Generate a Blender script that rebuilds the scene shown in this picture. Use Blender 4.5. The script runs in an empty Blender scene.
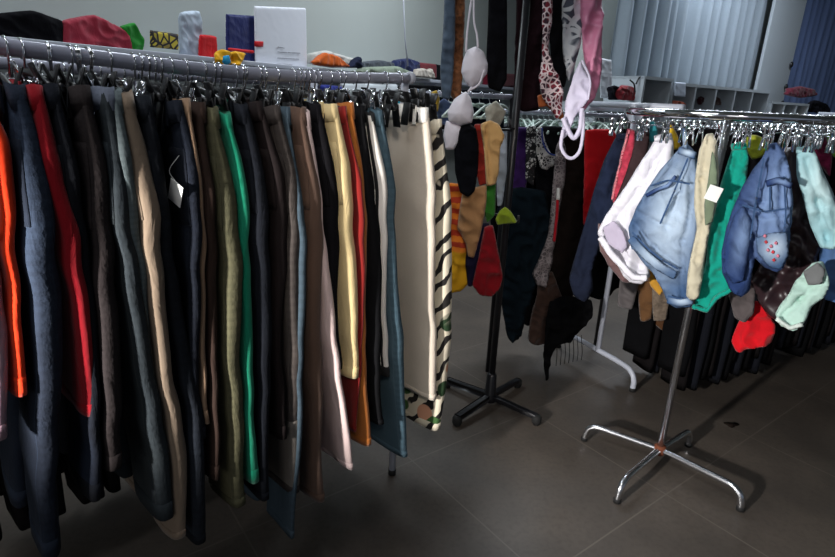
import bpy, bmesh, math, random
from mathutils import Vector, Matrix, noise
from mathutils.geometry import delaunay_2d_cdt
random.seed(7)
SC = bpy.context.scene; COL = SC.collection
R_ = math.radians
# ------------------------------------------------------------------ camera
FPX = 553.0; PITCH = R_(18.1); ROLL = R_(2.5); EYE = 1.25
F = Vector((0, math.cos(PITCH), -math.sin(PITCH)))
_r0 = Vector((1, 0, 0)); _u0 = Vector((0, math.sin(PITCH), math.cos(PITCH)))
RT = math.cos(ROLL) * _r0 + math.sin(ROLL) * _u0
UP = -math.sin(ROLL) * _r0 + math.cos(ROLL) * _u0
CAM = Vector((0, 0, EYE))
cd = bpy.data.cameras.new('camera'); co = bpy.data.objects.new('camera', cd); COL.objects.link(co)
cd.sensor_width = 36; cd.lens = FPX / 835 * 36; cd.clip_start = 0.02; cd.clip_end = 60
m = Matrix((RT, UP, -F)).transposed().to_4x4(); m.translation = CAM; co.matrix_world = m
SC.camera = co
def ray(x, y): return F + (x - 417.5) / FPX * RT - (y - 278.5) / FPX * UP
def on_plane(x, y, P, N):
    d = ray(x, y); t = (Vector(P) - CAM).dot(N) / d.dot(N); return CAM + t * d
def at_z(x, y, z): return on_plane(x, y, (0, 0, z), Vector((0, 0, 1)))
def at_y(x, y, Y): return on_plane(x, y, (0, Y, 0), Vector((0, 1, 0)))

# ------------------------------------------------------------------ materials
def hexc(r, g, b):
    f = lambda c: (c / 255 / 12.92) if c / 255 <= .04045 else ((c / 255 + .055) / 1.055) ** 2.4
    return (f(r), f(g), f(b), 1)
class NT:
    def __init__(s, name):
        s.m = bpy.data.materials.new(name); s.m.use_nodes = True; s.t = s.m.node_tree
        s.b = s.t.nodes['Principled BSDF']
    def n(s, typ, **k):
        x = s.t.nodes.new(typ)
        for a, v in k.items():
            if a in x.inputs: x.inputs[a].default_value = v
            else: setattr(x, a, v)
        return x
    def l(s, a, b): s.t.links.new(a, b)
    def mix(s, fac, a, b):
        x = s.n('ShaderNodeMix', data_type='RGBA')
        for sock, v in ((x.inputs[0], fac), (x.inputs[6], a), (x.inputs[7], b)):
            if isinstance(v, (tuple, float, int)): sock.default_value = v
            else: s.l(v, sock)
        return x.outputs[2]
    def ramp(s, src, stops, interp='LINEAR'):
        x = s.n('ShaderNodeValToRGB'); x.color_ramp.interpolation = interp
        while len(x.color_ramp.elements) < len(stops): x.color_ramp.elements.new(.5)
        for e, (p, c) in zip(x.color_ramp.elements, stops):
            e.position = p; e.color = c if isinstance(c, tuple) else (c, c, c, 1)
        s.l(src, x.inputs[0]); return x.outputs[0]
    def bump(s, h, strength=.2, dist=.01):
        x = s.n('ShaderNodeBump', Strength=strength, Distance=dist); s.l(h, x.inputs['Height']); s.l(x.outputs[0], s.b.inputs['Normal'])
    def wrinkle(s, tc, fine, st):
        mp = s.n('ShaderNodeMapping'); mp.inputs['Scale'].default_value = (1, 1, .4); s.l(tc.outputs['Object'], mp.inputs[0])
        n = s.n('ShaderNodeTexNoise', Scale=26., Detail=4., Distortion=1.2); s.l(mp.outputs[0], n.inputs[0])
        b1 = s.n('ShaderNodeBump', Strength=.32, Distance=.012); s.l(n.outputs[0], b1.inputs['Height'])
        b2 = s.n('ShaderNodeBump', Strength=st, Distance=.003); s.l(fine.outputs[0], b2.inputs['Height']); s.l(b1.outputs[0], b2.inputs['Normal']); s.l(b2.outputs[0], s.b.inputs['Normal'])
    def base(s, c):
        if isinstance(c, tuple): s.b.inputs['Base Color'].default_value = c
        else: s.l(c, s.b.inputs['Base Color'])
_mc = {}
def plain(name, c, rough=.5, metal=0, **k):
    if name in _mc: return _mc[name]
    q = NT(name); q.base(c); q.b.inputs['Roughness'].default_value = rough; q.b.inputs['Metallic'].default_value = metal
    g = q.n('ShaderNodeNewGeometry'); nz = q.n('ShaderNodeTexNoise', Scale=k.get('ns', 40.)); q.l(g.outputs['Position'], nz.inputs['Vector'])
    q.base(q.mix(nz.outputs[0], c, tuple(v * k.get('var', .85) for v in c[:3]) + (1,)))
    _mc[name] = q.m; return q.m
def cloth(name, c, var=.75, rough=.9, weave=900, sheen=.15, ns=14.):
    if name in _mc: return _mc[name]
    q = NT(name); q.b.inputs['Roughness'].default_value = rough; q.b.inputs['Specular IOR Level'].default_value = .2
    q.b.inputs['Sheen Weight'].default_value = sheen if max(c[:3]) > .05 else 0
    if max(c[:3]) < .02: q.b.inputs['Specular IOR Level'].default_value = .08
    tc = q.n('ShaderNodeTexCoord'); nz = q.n('ShaderNodeTexNoise', Scale=ns, Detail=6.); q.l(tc.outputs['Object'], nz.inputs['Vector'])
    q.base(q.mix(q.ramp(nz.outputs[0], [(.3, 0.), (.7, 1.)]), c, tuple(v * var for v in c[:3]) + (1,)))
    w = q.n('ShaderNodeTexNoise', Scale=120., Detail=3.); q.l(tc.outputs['Object'], w.inputs['Vector']); q.wrinkle(tc, w, .25)
    _mc[name] = q.m; return q.m
def denim(name, c, light, fade=.5, fc=(.5, .3), seam=True):
    """denim with a worn, faded patch down the leg (uv), puckered outer seam and a noisy twill"""
    if name in _mc: return _mc[name]
    q = NT(name); q.b.inputs['Roughness'].default_value = .92; q.b.inputs['Specular IOR Level'].default_value = .2
    tc = q.n('ShaderNodeTexCoord'); uv = q.n('ShaderNodeSeparateXYZ'); q.l(tc.outputs['UV'], uv.inputs[0])
    nz = q.n('ShaderNodeTexNoise', Scale=9., Detail=8., Roughness=.65); q.l(tc.outputs['Object'], nz.inputs['Vector'])
    def mth(op, a, b=None, cc=None):
        x = q.n('ShaderNodeMath', operation=op)
        for i, v in enumerate((a, b, cc)):
            if v is None: continue
            if isinstance(v, (int, float)): x.inputs[i].default_value = v
            else: q.l(v, x.inputs[i])
        return x.outputs[0]
    du = mth('MULTIPLY', mth('SUBTRACT', uv.outputs[0], fc[0]), 2.6); dv = mth('MULTIPLY', mth('SUBTRACT', uv.outputs[1], fc[1]), 2.4)
    d2 = mth('ADD', mth('MULTIPLY', du, du), mth('MULTIPLY', dv, dv))
    fd = mth('MULTIPLY', mth('POWER', 2.718, mth('MULTIPLY', d2, -1.5)), fade)
    fd = mth('ADD', fd, mth('MULTIPLY', mth('SUBTRACT', nz.outputs[0], .5), .5))
    base = q.mix(mth('MAXIMUM', mth('MINIMUM', fd, 1.), 0.), c, light)
    if seam:
        edge = mth('GREATER_THAN', uv.outputs[0], .86)
        wv = mth('GREATER_THAN', mth('SINE', mth('MULTIPLY', uv.outputs[1], 300.)), .1)
        base = q.mix(mth('MULTIPLY', mth('MULTIPLY', edge, wv), .16), base, tuple(v * .35 for v in c[:3]) + (1,))
        for u0 in (.84,):
            st = mth('MULTIPLY', mth('LESS_THAN', mth('ABSOLUTE', mth('SUBTRACT', uv.outputs[0], u0)), .006), .35)
            base = q.mix(st, base, light)
    q.base(base)
    tw = q.n('ShaderNodeTexNoise', Scale=160., Detail=3.); q.l(tc.outputs['Object'], tw.inputs['Vector']); q.wrinkle(tc, tw, .4)
    _mc[name] = q.m; return q.m

M_wall = plain('painted_wall', hexc(176, 182, 178), .8, ns=3., var=.93)
M_white = plain('white_powder_coat', hexc(190, 194, 206), .35, ns=8., var=.92)
M_rail = plain('grey_rail_enamel', hexc(172, 174, 190), .32, .25, ns=14., var=.8)
M_chrome = plain('chrome', hexc(225, 226, 230), .09, 1.0, ns=30., var=.9)
M_rust = plain('rust', hexc(120, 62, 35), .8)
M_black = plain('black_enamel', hexc(26, 26, 30), .35, ns=20.)
M_rubber = plain('black_rubber', hexc(22, 22, 22), .8)
M_clip = plain('black_plastic_clip', hexc(20, 20, 22), .4)
M_hanger_w = plain('white_hanger_plastic', hexc(205, 225, 215), .4)
M_paper = plain('tag_paper', hexc(235, 235, 230), .7)
M_cube = plain('white_laminate', hexc(170, 178, 184), .5, ns=4., var=.95)
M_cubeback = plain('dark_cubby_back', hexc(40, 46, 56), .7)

# floor: big dark tiles with thin pale joints, uneven wear
q = NT('floor_tiles'); g = q.n('ShaderNodeNewGeometry')
mp = q.n('ShaderNodeMapping', vector_type='TEXTURE'); mp.inputs['Rotation'].default_value = (0, 0, R_(-53)); mp.inputs['Location'].default_value = (1.374, 1.949, 0); q.l(g.outputs['Position'], mp.inputs['Vector'])
br = q.n('ShaderNodeTexBrick', Scale=1.0); br.offset = 0; br.inputs['Mortar Size'].default_value = .003; br.inputs['Brick Width'].default_value = .62; br.inputs['Row Height'].default_value = .62
br.inputs['Mortar Smooth'].default_value = .3; br.inputs['Color1'].default_value = (0, 0, 0, 1); br.inputs['Color2'].default_value = (0, 0, 0, 1); br.inputs['Mortar'].default_value = (1, 1, 1, 1)
q.l(mp.outputs[0], br.inputs['Vector'])
nz = q.n('ShaderNodeTexNoise', Scale=3.5, Detail=6.); q.l(g.outputs['Position'], nz.inputs['Vector'])
nz2 = q.n('ShaderNodeTexNoise', Scale=60., Detail=3.); q.l(g.outputs['Position'], nz2.inputs['Vector'])
c1 = q.mix(q.ramp(nz.outputs[0], [(.35, 0.), (.65, 1.)]), hexc(96, 87, 79), hexc(80, 73, 67))
c1 = q.mix(q.ramp(nz2.outputs[0], [(.45, 0.), (.75, .35)]), c1, hexc(60, 55, 50))
q.base(q.mix(br.outputs['Color'], c1, hexc(104, 96, 88))); q.b.inputs['Roughness'].default_value = .42; q.b.inputs['Specular IOR Level'].default_value = .35
q.bump(nz2.outputs[0], .05, .002); M_floor = q.m

def curtain_mat(name, c):
    q = NT(name); q.base(c); q.b.inputs['Roughness'].default_value = .85
    tl = q.n('ShaderNodeBsdfTranslucent', Color=c); mx = q.n('ShaderNodeMixShader'); mx.inputs[0].default_value = .45
    out = q.t.nodes['Material Output']; q.l(q.b.outputs[0], mx.inputs[1]); q.l(tl.outputs[0], mx.inputs[2]); q.l(mx.outputs[0], out.inputs[0])
    tc = q.n('ShaderNodeTexCoord'); w = q.n('ShaderNodeTexNoise', Scale=30., Detail=3.); q.l(tc.outputs['Object'], w.inputs['Vector'])
    q.base(q.mix(w.outputs[0], c, tuple(v * .85 for v in c[:3]) + (1,)))
    return q.m

# ------------------------------------------------------------------ object helpers
def link(name, me, mat=None, parent=None):
    o = bpy.data.objects.new(name, me); COL.objects.link(o)
    if mat: me.materials.append(mat)
    if parent: o.parent = parent
    return o
def bm_obj(name, bm, mat, parent=None, smooth=True):
    bmesh.ops.recalc_face_normals(bm, faces=bm.faces)
    me = bpy.data.meshes.new(name); bm.to_mesh(me); bm.free()
    if smooth:
        for p in me.polygons: p.use_smooth = True
    return link(name, me, mat, parent)
def tag(o, label, cat=None, group=None, kind=None):
    if label: o['label'] = label
    if cat: o['category'] = cat
    if group: o['group'] = group
    if kind: o['kind'] = kind
    return o
def empty(name, loc, rz, label, cat, group=None):
    o = bpy.data.objects.new(name, None); COL.objects.link(o); o.location = loc; o.rotation_euler = (0, 0, rz)
    o.empty_display_size = .05
    return tag(o, label, cat, group)
def box(bm, c, s, rot=None):
    r = bmesh.ops.create_cube(bm, size=1); vs = r['verts']
    for v in vs:
        p = Vector((v.co.x * s[0], v.co.y * s[1], v.co.z * s[2]))
        if rot: p = rot @ p
        v.co = p + Vector(c)
    return vs
def bevel(bm, w, seg=2): bmesh.ops.bevel(bm, geom=bm.edges[:] , offset=w, segments=seg, profile=.6, affect='EDGES')
def tube(bm, pts, r, seg=10, cap=True, closed=False):
    pts = [Vector(p) for p in pts]; n = len(pts); rings = []
    rr = r if isinstance(r, (list, tuple)) else [r] * n
    def tan(i):
        if closed: return (pts[(i + 1) % n] - pts[i - 1]).normalized()
        return (pts[min(i + 1, n - 1)] - pts[max(i - 1, 0)]).normalized()
    t0 = tan(0); nrm = t0.orthogonal().normalized()
    for i in range(n):
        t = tan(i)
        nrm = (nrm - nrm.dot(t) * t).normalized(); b = t.cross(nrm)
        rings.append([bm.verts.new(pts[i] + rr[i] * (math.cos(a) * nrm + math.sin(a) * b)) for a in [2 * math.pi * k / seg for k in range(seg)]])
    for i in range(n if closed else n - 1):
        A, B = rings[i], rings[(i + 1) % n]
        off = 0
        if closed and i == n - 1:
            off = min(range(seg), key=lambda o: (A[0].co - B[o].co).length)
        for k in range(seg): bm.faces.new((A[k], A[(k + 1) % seg], B[(k + 1 + off) % seg], B[(k + off) % seg]))
    if cap and not closed:
        bm.faces.new(rings[0][::-1]); bm.faces.new(rings[-1])
def smooth_path(pts, n=8):
    """Catmull-Rom through the points"""
    P = [Vector(p) for p in pts]; P = [2 * P[0] - P[1]] + P + [2 * P[-1] - P[-2]]; out = []
    for i in range(1, len(P) - 2):
        for k in range(n):
            t = k / n
            out.append(.5 * ((2 * P[i]) + (-P[i-1] + P[i+1]) * t + (2*P[i-1] - 5*P[i] + 4*P[i+1] - P[i+2]) * t*t + (-P[i-1] + 3*P[i] - 3*P[i+1] + P[i+2]) * t**3))
    out.append(P[-2]); return out
def lerp(a, b, t): return a + (b - a) * t
def interp(tab, x):
    if x <= tab[0][0]: return tab[0][1]
    for (a, va), (b, vb) in zip(tab, tab[1:]):
        if x <= b: return lerp(va, vb, (x - a) / (b - a) if b > a else 0)
    return tab[-1][1]

# ------------------------------------------------------------------ the left rack's frame of reference
RAILZ = 1.30
RA = at_z(0, 46, RAILZ); RB = at_z(410, 78, RAILZ)
SD = (RB - RA).normalized()                    # along the rail, away from the camera
AD = Vector((SD.y, -SD.x, 0))                  # across it, towards the camera
RZ = math.atan2(AD.y, AD.x)
RLEN = (RB - RA).length
def rail_local(p): d = Vector(p) - RA; return d.dot(SD), d.dot(AD), p[2]

def leg_bm(side, a0, Wt, Wb, ztop, zbot, sfun, T, seed, flare=0, nring=44, seg=26, crotch=.24):
    """one trouser leg from the waist to the hem, folded flat across the rail"""
    bm = bmesh.new(); uvl = bm.loops.layers.uv.new('UVMap'); rings = []
    L = ztop - zbot
    for i in range(nring + 1):
        v = i / nring; z = ztop - L * v; d = L * v
        W = interp([(0, Wt * .88), (.16, Wt), (.26, Wt * 1.0), (.45, Wt * .86), (.75, lerp(Wt, Wb, .8)), (1.2, Wb)], d / 1.05 if L > .8 else v)
        oe = a0 - .008 * math.sin(min(d / .5, 1) * math.pi) * (0 if d > .5 else -1) * .5
        oe += .010 * noise.noise(Vector((seed * 5.3, z * 1.8, 2.))) * min(1, d / .2)
        oe -= interp([(0, .012), (.18, 0), (1, .01)], v)
        th = T * interp([(0, .55), (.08, .9), (.2, 1.15), (.5, 1.0), (1, .85)], v)
        ring = []
        for k in range(seg):
            t = 2 * math.pi * k / seg; ct, st = math.cos(t), math.sin(t)
            xu = math.copysign(abs(ct) ** .55, ct); yu = math.copysign(abs(st) ** .62, st)
            a = oe - W / 2 + W / 2 * xu
            n1 = noise.noise(Vector((a * 7, seed * 3.1, z * 2.2))); n2 = noise.noise(Vector((a * 22, seed * 1.7 + 5, z * 5)))
            n3 = noise.noise(Vector((z * 3.0, seed * 2.3, 9.)))
            env = min(1, d / .15)
            y = th * yu * (1 + .35 * n1) + (.011 * n1 + .006 * n2 + .008 * n3 * xu) * env
            # creases near crotch and knee
            y += .003 * math.sin((z * 46 + a * 30 + seed)) * (math.exp(-((d - .25) / .08) ** 2) + .8 * math.exp(-((d - .58) / .09) ** 2))
            dz = -.006 * n2 * (1 if i == nring else 0)
            ring.append(bm.verts.new((side * (a + .004 * n2 * env), y + sfun(z), z + dz)))
        rings.append(ring)
    for i in range(nring):
        for k in range(seg):
            k2 = (k + 1) % seg
            f = bm.faces.new((rings[i][k], rings[i][k2], rings[i + 1][k2], rings[i + 1][k]))
            for lp, (kk, ii) in zip(f.loops, ((k, i), (k + 1, i), (k + 1, i + 1), (k, i + 1))):
                lp[uvl].uv = (.5 + .5 * math.cos(2 * math.pi * kk / seg), ii / nring)
    bm.faces.new(rings[0][::-1])
    # open hem: an inner turned-in lip
    inner = [bm.verts.new(v.co + Vector((0, 0, .02))) for v in rings[-1]]
    cen = sum((v.co for v in inner), Vector()) / seg
    for v in inner: v.co = Vector((lerp(v.co.x, cen.x, .06), lerp(v.co.y, cen.y, .25), v.co.z))
    for k in range(seg): bm.faces.new((rings[-1][k], rings[-1][(k + 1) % seg], inner[(k + 1) % seg], inner[k]))
    bm.faces.new(inner[::-1])
    return bm, rings
def band_from(rings_co, i0, i1, off):
    bm = bmesh.new(); seg = len(rings_co[0]); R = []
    for i in range(i0, i1 + 1):
        cen = sum(rings_co[i], Vector()) / seg
        R.append([bm.verts.new(p + Vector(((p.x - cen.x), (p.y - cen.y), 0)).normalized() * off) for p in rings_co[i]])
    for a, b in zip(R, R[1:]):
        for k in range(seg): bm.faces.new((a[k], a[(k + 1) % seg], b[(k + 1) % seg], b[k]))
    A = [bm.verts.new(p.copy()) for p in rings_co[i0]]; B = [bm.verts.new(p.copy()) for p in rings_co[i1]]
    for k in range(seg):
        bm.faces.new((A[k], A[(k + 1) % seg], R[0][(k + 1) % seg], R[0][k])); bm.faces.new((R[-1][k], R[-1][(k + 1) % seg], B[(k + 1) % seg], B[k]))
    return bm
def make_trousers(name, label, loc, rz, prof, ztop, zbot, mat, a0=.17, Wt=.17, Wb=.13, T=.016, seed=1, cat='trousers', group=None,
                  pocket=True, band_mat=None, hem_mat=None, tagp=None, cuff=None, details=True, far_short=0.0, label_patch=None, open_up=0):
    """prof: [(z_local, s_local), ...] line of the outer seam; z local to root (root at top of waist)"""
    root = empty(name, loc, rz, label, cat, group)
    prof = sorted(prof); sfun = lambda z: interp(prof, z)
    L = ztop - zbot
    for side in (1, -1):
        bm, rings = leg_bm(side, a0, Wt, Wb, ztop, zbot + (far_short if side < 0 else 0), sfun, T, seed + (0 if side > 0 else 31), nring=44 if details else 24)
        rc = [[v.co.copy() for v in r] for r in rings]
        lg = bm_obj('leg', bm, mat, root)
        n = len(rc) - 1; hi = max(1, round(n * .028 / L))
        if details:
            bm_obj('hem', band_from(rc, n - hi, n, .0015), hem_mat or mat, lg)
            if cuff: tag(bm_obj('cuff_panel', band_from(rc, n - round(n * cuff[0] / L), n, .001), cuff[1], lg), cuff[2])
            if side > 0 and pocket:
                # back pocket patch lying on the face turned to the left
                pb = bmesh.new(); w, h = .11, .13; zc = ztop - .15; rows = []
                i0 = int(n * (ztop - zc - h / 2) / L); i1 = int(n * (ztop - zc + h / 2) / L)
                seg = len(rc[0]); ks = [k for k in range(seg) if math.sin(2 * math.pi * k / seg) < -.35]
                for dl in (0.0025, -.001):
                    rows.append([[pb.verts.new(rc[i][k] + Vector((0, -dl, 0))) for k in ks] for i in range(i0, i1 + 1)])
                def face(*v):
                    try: pb.faces.new(v)
                    except ValueError: pass
                for G in rows:
                    for r1, r2 in zip(G, G[1:]):
                        for k in range(len(ks) - 1): face(r1[k], r1[k + 1], r2[k + 1], r2[k])
                G, H = rows
                for k in range(len(ks) - 1): face(G[0][k], G[0][k + 1], H[0][k + 1], H[0][k]); face(G[-1][k], G[-1][k + 1], H[-1][k + 1], H[-1][k])
                for i in range(len(G) - 1): face(G[i][0], G[i + 1][0], H[i + 1][0], H[i][0]); face(G[i][-1], G[i + 1][-1], H[i + 1][-1], H[i][-1])
                bm_obj('back_pocket', pb, mat, root)
    # waistband: a flat ring round both legs' tops
    bm = bmesh.new(); seg = 36; R = []
    for zz, e in ((ztop + .004, .0), (ztop + .006, .003), (ztop - .029, .003), (ztop - .031, .0)):
        r = []
        for k in range(seg):
            t = 2 * math.pi * k / seg; ct, st = math.cos(t), math.sin(t)
            A = (a0 - .013 + e); r.append(bm.verts.new((A * math.copysign(abs(ct) ** .5, ct), (T * .62 + .003 + e) * math.copysign(abs(st) ** .6, st) + sfun(zz) + .004 * math.sin(ct * 5 + seed), zz + .004 * math.sin(ct * 6 + seed))))
        R.append(r)
    for a, b in zip(R, R[1:]):
        for k in range(seg): bm.faces.new((a[k], a[(k + 1) % seg], b[(k + 1) % seg], b[k]))
    bm.faces.new(R[0][::-1]); bm.faces.new(R[-1])
    wb = bm_obj('waistband', bm, band_mat or mat, root)
    if details:
        for ax in (.13, .02, -.1):
            bm = bmesh.new(); box(bm, (ax, sfun(ztop - .015) - T * .62 - .006, ztop - .016), (.011, .004, .046)); bevel(bm, .0012)
            bm_obj('belt_loop', bm, band_mat or mat, root)
    if tagp:
        bm = bmesh.new(); ax, dz, sz = tagp
        s0 = sfun(ztop - dz) - T - .012
        box(bm, (0, 0, 0), (sz, .0012, sz * 1.35)); 
        rot = Matrix.Rotation(.5, 3, 'Y') @ Matrix.Rotation(.25, 3, 'Z')
        for v in bm.verts: v.co = rot @ v.co + Vector((ax, s0, ztop - dz))
        tube(bm, smooth_path([(ax, s0 + .002, ztop - dz + sz * .6), (ax - .01, s0 - .003, ztop - dz + sz * 1.2), (ax, s0 + .012, ztop - dz + sz * 2)], 4), .0006, 5)
        tag(bm_obj('price_tag', bm, M_paper, root, False), 'small white paper price tag')
    return root

# hanger with clips: across the rail
def make_hanger(metal=True, W_=.125):
    root = bpy.data.objects.new('clip_hanger', None); COL.objects.link(root); root.empty_display_size = .03
    bm = bmesh.new()
    pts = [(0.0155 * math.sin(a), 0, 0.0155 * math.cos(a)) for a in [R_(-150 + 20 * k) for k in range(13)]]
    pts = [(p[0], 0, p[2]) for p in pts]
    pts += [(.004, 0, -.028), (0, 0, -.036), (0, 0, -.052)]
    tube(bm, pts, .0019, 7); bm_obj('hook', bm, M_chrome, root)
    bm = bmesh.new(); tube(bm, [(-W_, 0, -.060), (-.05, 0, -.052), (0, 0, -.048), (.05, 0, -.052), (W_, 0, -.060)], .0024, 8); bm_obj('crossbar', bm, M_chrome if metal else M_clip, root)
    if not metal:
        bm = bmesh.new(); tube(bm, smooth_path([(-W_, 0, -.064), (-.07, 0, -.046), (0, 0, -.036), (.07, 0, -.046), (W_, 0, -.064)], 5), .0062, 8); bm_obj('shoulder', bm, M_clip, root)
    for sx in (-1, 1):
        bm = bmesh.new(); x = sx * (W_ - .016)
        for sy in (-1, 1):
            box(bm, (x, sy * .014, -.084), (.03, .003, .055), Matrix.Rotation(sy * .16, 3, 'X'))
        tube(bm, [(x - .016, 0, -.067), (x + .016, 0, -.067)], .005, 8)
        for sy in (-1, 1): box(bm, (x, sy * .012, -.047), (.024, .003, .034), Matrix.Rotation(sy * -.35, 3, 'X'))
        bevel(bm, .0008, 1); bm_obj('clip', bm, M_clip if not metal else M_chrome, root)
    return root
def copy_tree(o, parent=None):
    c = o.copy(); COL.objects.link(c)
    if parent: c.parent = parent
    for ch in o.children[:]: copy_tree(ch, c)
    return c

# ------------------------------------------------------------------ generic cloth piece from an outline (own plane, thickness, folds)
def cloth_piece(name, pts, P, yaw, mat, thick=.02, R=None, fold=.008, ffreq=9, seed=0, parent=None, res=None, lean=0.0, creases=(), bend=0.0, rim=None, smooth_out=True, off=0.0, holes=()):
    """pts in photo pixels, dropped on the vertical plane through P with the given yaw (0 = facing the camera's -Y)"""
    N = Vector((math.sin(yaw), -math.cos(yaw), 0)); Hd = Vector((math.cos(yaw), math.sin(yaw), 0))
    if lean: N = (N + Vector((0, 0, lean))).normalized()
    Vd = N.cross(Hd).normalized()
    P = Vector(P)
    if off: P = P + N * off
    loc = [on_plane(x, y, P, N) - P for x, y in pts]
    loop = [Vector((p.dot(Hd), p.dot(Vd))) for p in loc]
    cr = [[Vector(((on_plane(x, y, P, N) - P).dot(Hd), (on_plane(x, y, P, N) - P).dot(Vd))) for x, y in c] for c in creases]
    if smooth_out:
        for cut in (.09, .22):
            n = len(loop); out = []
            for i in range(n):
                a, b = loop[i], loop[(i + 1) % n]; out += [a.lerp(b, cut), a.lerp(b, 1 - cut)]
            loop = out
    x0, x1 = min(p.x for p in loop), max(p.x for p in loop); y0, y1 = min(p.y for p in loop), max(p.y for p in loop)
    size = max(x1 - x0, y1 - y0); res = res or max(size / 44, .005); soft = R is None
    if soft: thick = .004 + thick * .32; R = min(.016, min(x1 - x0, y1 - y0) * .35)
    res = min(res, max(size / 60, .006)) if soft else res
    # resample boundary
    bd = []
    for i in range(len(loop)):
        a, b = loop[i], loop[(i + 1) % len(loop)]; k = max(1, int((b - a).length / res))
        bd += [a.lerp(b, j / k) for j in range(k)]
    def inside(p):
        c = False
        for i in range(len(bd)):
            a, b = bd[i - 1], bd[i]
            if (a.y > p.y) != (b.y > p.y) and p.x < (b.x - a.x) * (p.y - a.y) / (b.y - a.y) + a.x: c = not c
        return c
    def segd(p, a, b):
        d = b - a; t = max(0, min(1, (p - a).dot(d) / max(d.length_squared, 1e-12))); return (p - a - d * t).length
    def dist(p): return min((p - b).length for b in bd)
    V = list(bd); nb = len(bd); ny = int((y1 - y0) / (res * .87)) + 1; nx = int((x1 - x0) / res) + 1
    for j in range(ny + 1):
        for i in range(nx + 1):
            p = Vector((x0 + (i + .5 * (j % 2)) * res, y0 + j * res * .87))
            if inside(p) and dist(p) > res * .55: V.append(p)
    vs, es, fs, ov, oe, of = delaunay_2d_cdt(V, [(i, (i + 1) % nb) for i in range(nb)], [], 1, 1e-7)
    bm = bmesh.new(); uvl = bm.loops.layers.uv.new('UVMap')
    onb = [any(k < nb for k in ov[i]) for i in range(len(vs))]
    ytop = y1; Lh = max(y1 - y0, 1e-3)
    fr, bk = [], []
    for i, p in enumerate(vs):
        d = 0 if onb[i] else dist(p); mm = min(d / R, 1); dome = math.sqrt(max(0, 1 - (1 - mm) ** 2))
        down = (ytop - p.y) / Lh; xc = (p.x - (x0 + x1) / 2)
        ph = xc * ffreq * (1.25 - .5 * down) + noise.noise(Vector((p.x * 5, p.y * 4, seed))) * 1.1 + seed
        f = fold * (.35 + .65 * down) * (math.sin(ph * 2 * math.pi) * .6 + noise.noise(Vector((p.x * 11, p.y * 5, seed + 3.)))) + fold * .5 * noise.noise(Vector((p.x * 24, p.y * 20, seed + 7.)))
        if soft and fold > 0:
            pass
            ww = noise.noise(Vector((p.x * 3, p.y * 2.5, seed + 11.))) * .5
            rg = 1 - 2 * abs(noise.noise(Vector((p.x * 16 + ww * 3, p.y * 4.5 + ww, seed + 5.))))
            rg2 = 1 - 2 * abs(noise.noise(Vector((p.x * 12 + p.y * 16, p.y * 12 - p.x * 9, seed + 8.))))
            f = f * .8 + fold * (1.5 * (rg - .5) * (.5 + .9 * down) + 1.7 * (rg2 - .5)) + fold * 2.6 * noise.noise(Vector((p.x * 5, p.y * 3, seed + 2.)))
            for c in cr:
                for a, b in zip(c, c[1:]): f -= .007 * math.exp(-(segd(p, a, b) / .007) ** 2) - .004 * math.exp(-(segd(p, a, b) / .02) ** 2)
        th = thick * dome
        for c in cr:
            for a, b in zip(c, c[1:]): th -= min(thick * .55, .012) * math.exp(-(segd(p, a, b) / (.008)) ** 2) * dome
        base = Vector((p.x, 0, p.y))
        fr.append(bm.verts.new(base + Vector((0, -(th + f), 0))))
        bk.append(fr[-1] if onb[i] else bm.verts.new(base + Vector((0, thick * dome * .8 - f, 0))))
    def uv(f):
        for lp in f.loops: lp[uvl].uv = ((lp.vert.co.x - x0) / max(x1 - x0, 1e-4), (y1 - lp.vert.co.z) / Lh)
    for f in fs:
        try: uv(bm.faces.new([fr[k] for k in f]))
        except ValueError: pass
        if not all(onb[k] for k in f):
            try: uv(bm.faces.new([bk[k] for k in f][::-1]))
            except ValueError: pass
    bmesh.ops.recalc_face_normals(bm, faces=bm.faces)
    me = bpy.data.meshes.new(name); bm.to_mesh(me); bm.free()
    for p in me.polygons: p.use_smooth = True
    o = link(name, me, mat)
    M = Matrix((Hd, -N, Vd)).transposed().to_4x4(); M.translation = P
    if parent is not None:
        bpy.context.view_layer.update()
        o.parent = parent; o.matrix_parent_inverse = parent.matrix_world.inverted()
    o.matrix_basis = M
    return o
def strap(name, pts, mat, w=.006, t=.0015, parent=None, r=None):
    bm = bmesh.new(); P = smooth_path(pts, 6); c = P[0].copy()
    tube(bm, [p - c for p in P], r or w * .5, 8)
    o = bm_obj(name, bm, mat); o.location = c
    if parent:
        bpy.context.view_layer.update(); o.parent = parent; o.matrix_parent_inverse = parent.matrix_world.inverted()
    return o
# ================================================================== SETTING
def struct(name, bm, mat, smooth=False):
    return tag(bm_obj(name, bm, mat, None, smooth), None, None, None, 'structure')
bm = bmesh.new(); box(bm, (2.0, 3.2, -.05), (14, 13, .1)); struct('floor', bm, M_floor)
bm = bmesh.new(); box(bm, (2.0, 3.2, 3.05), (14, 13, .1)); struct('ceiling', bm, M_wall)
def wall(name, p, q_, h=3.0, t=.1, mat=None, z0=0):
    p = Vector((p[0], p[1], 0)); q_ = Vector((q_[0], q_[1], 0)); d = (q_ - p); a = math.atan2(d.y, d.x); n = Vector((-d.y, d.x, 0)).normalized()
    bm = bmesh.new(); c = (p + q_) / 2 + n * t / 2
    box(bm, (c.x, c.y, z0 + h / 2), (d.length, t, h), Matrix.Rotation(a, 3, 'Z')); return struct(name, bm, mat or M_wall)
WD = Vector((.5, .866, 0)).normalized()                       # the long wall runs away to the right
WP = Vector((-.97, 3.645, 0))
wall('wall_back', WP - WD * 2.9, WP + WD * 6.6)
CP = Vector((1.55, 4.97, 0)); CD = Vector((.80, .60, 0)).normalized()   # curtained window wall
wall('wall_left', (-3.0, -1.6), (-3.0, 1.2))
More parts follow.
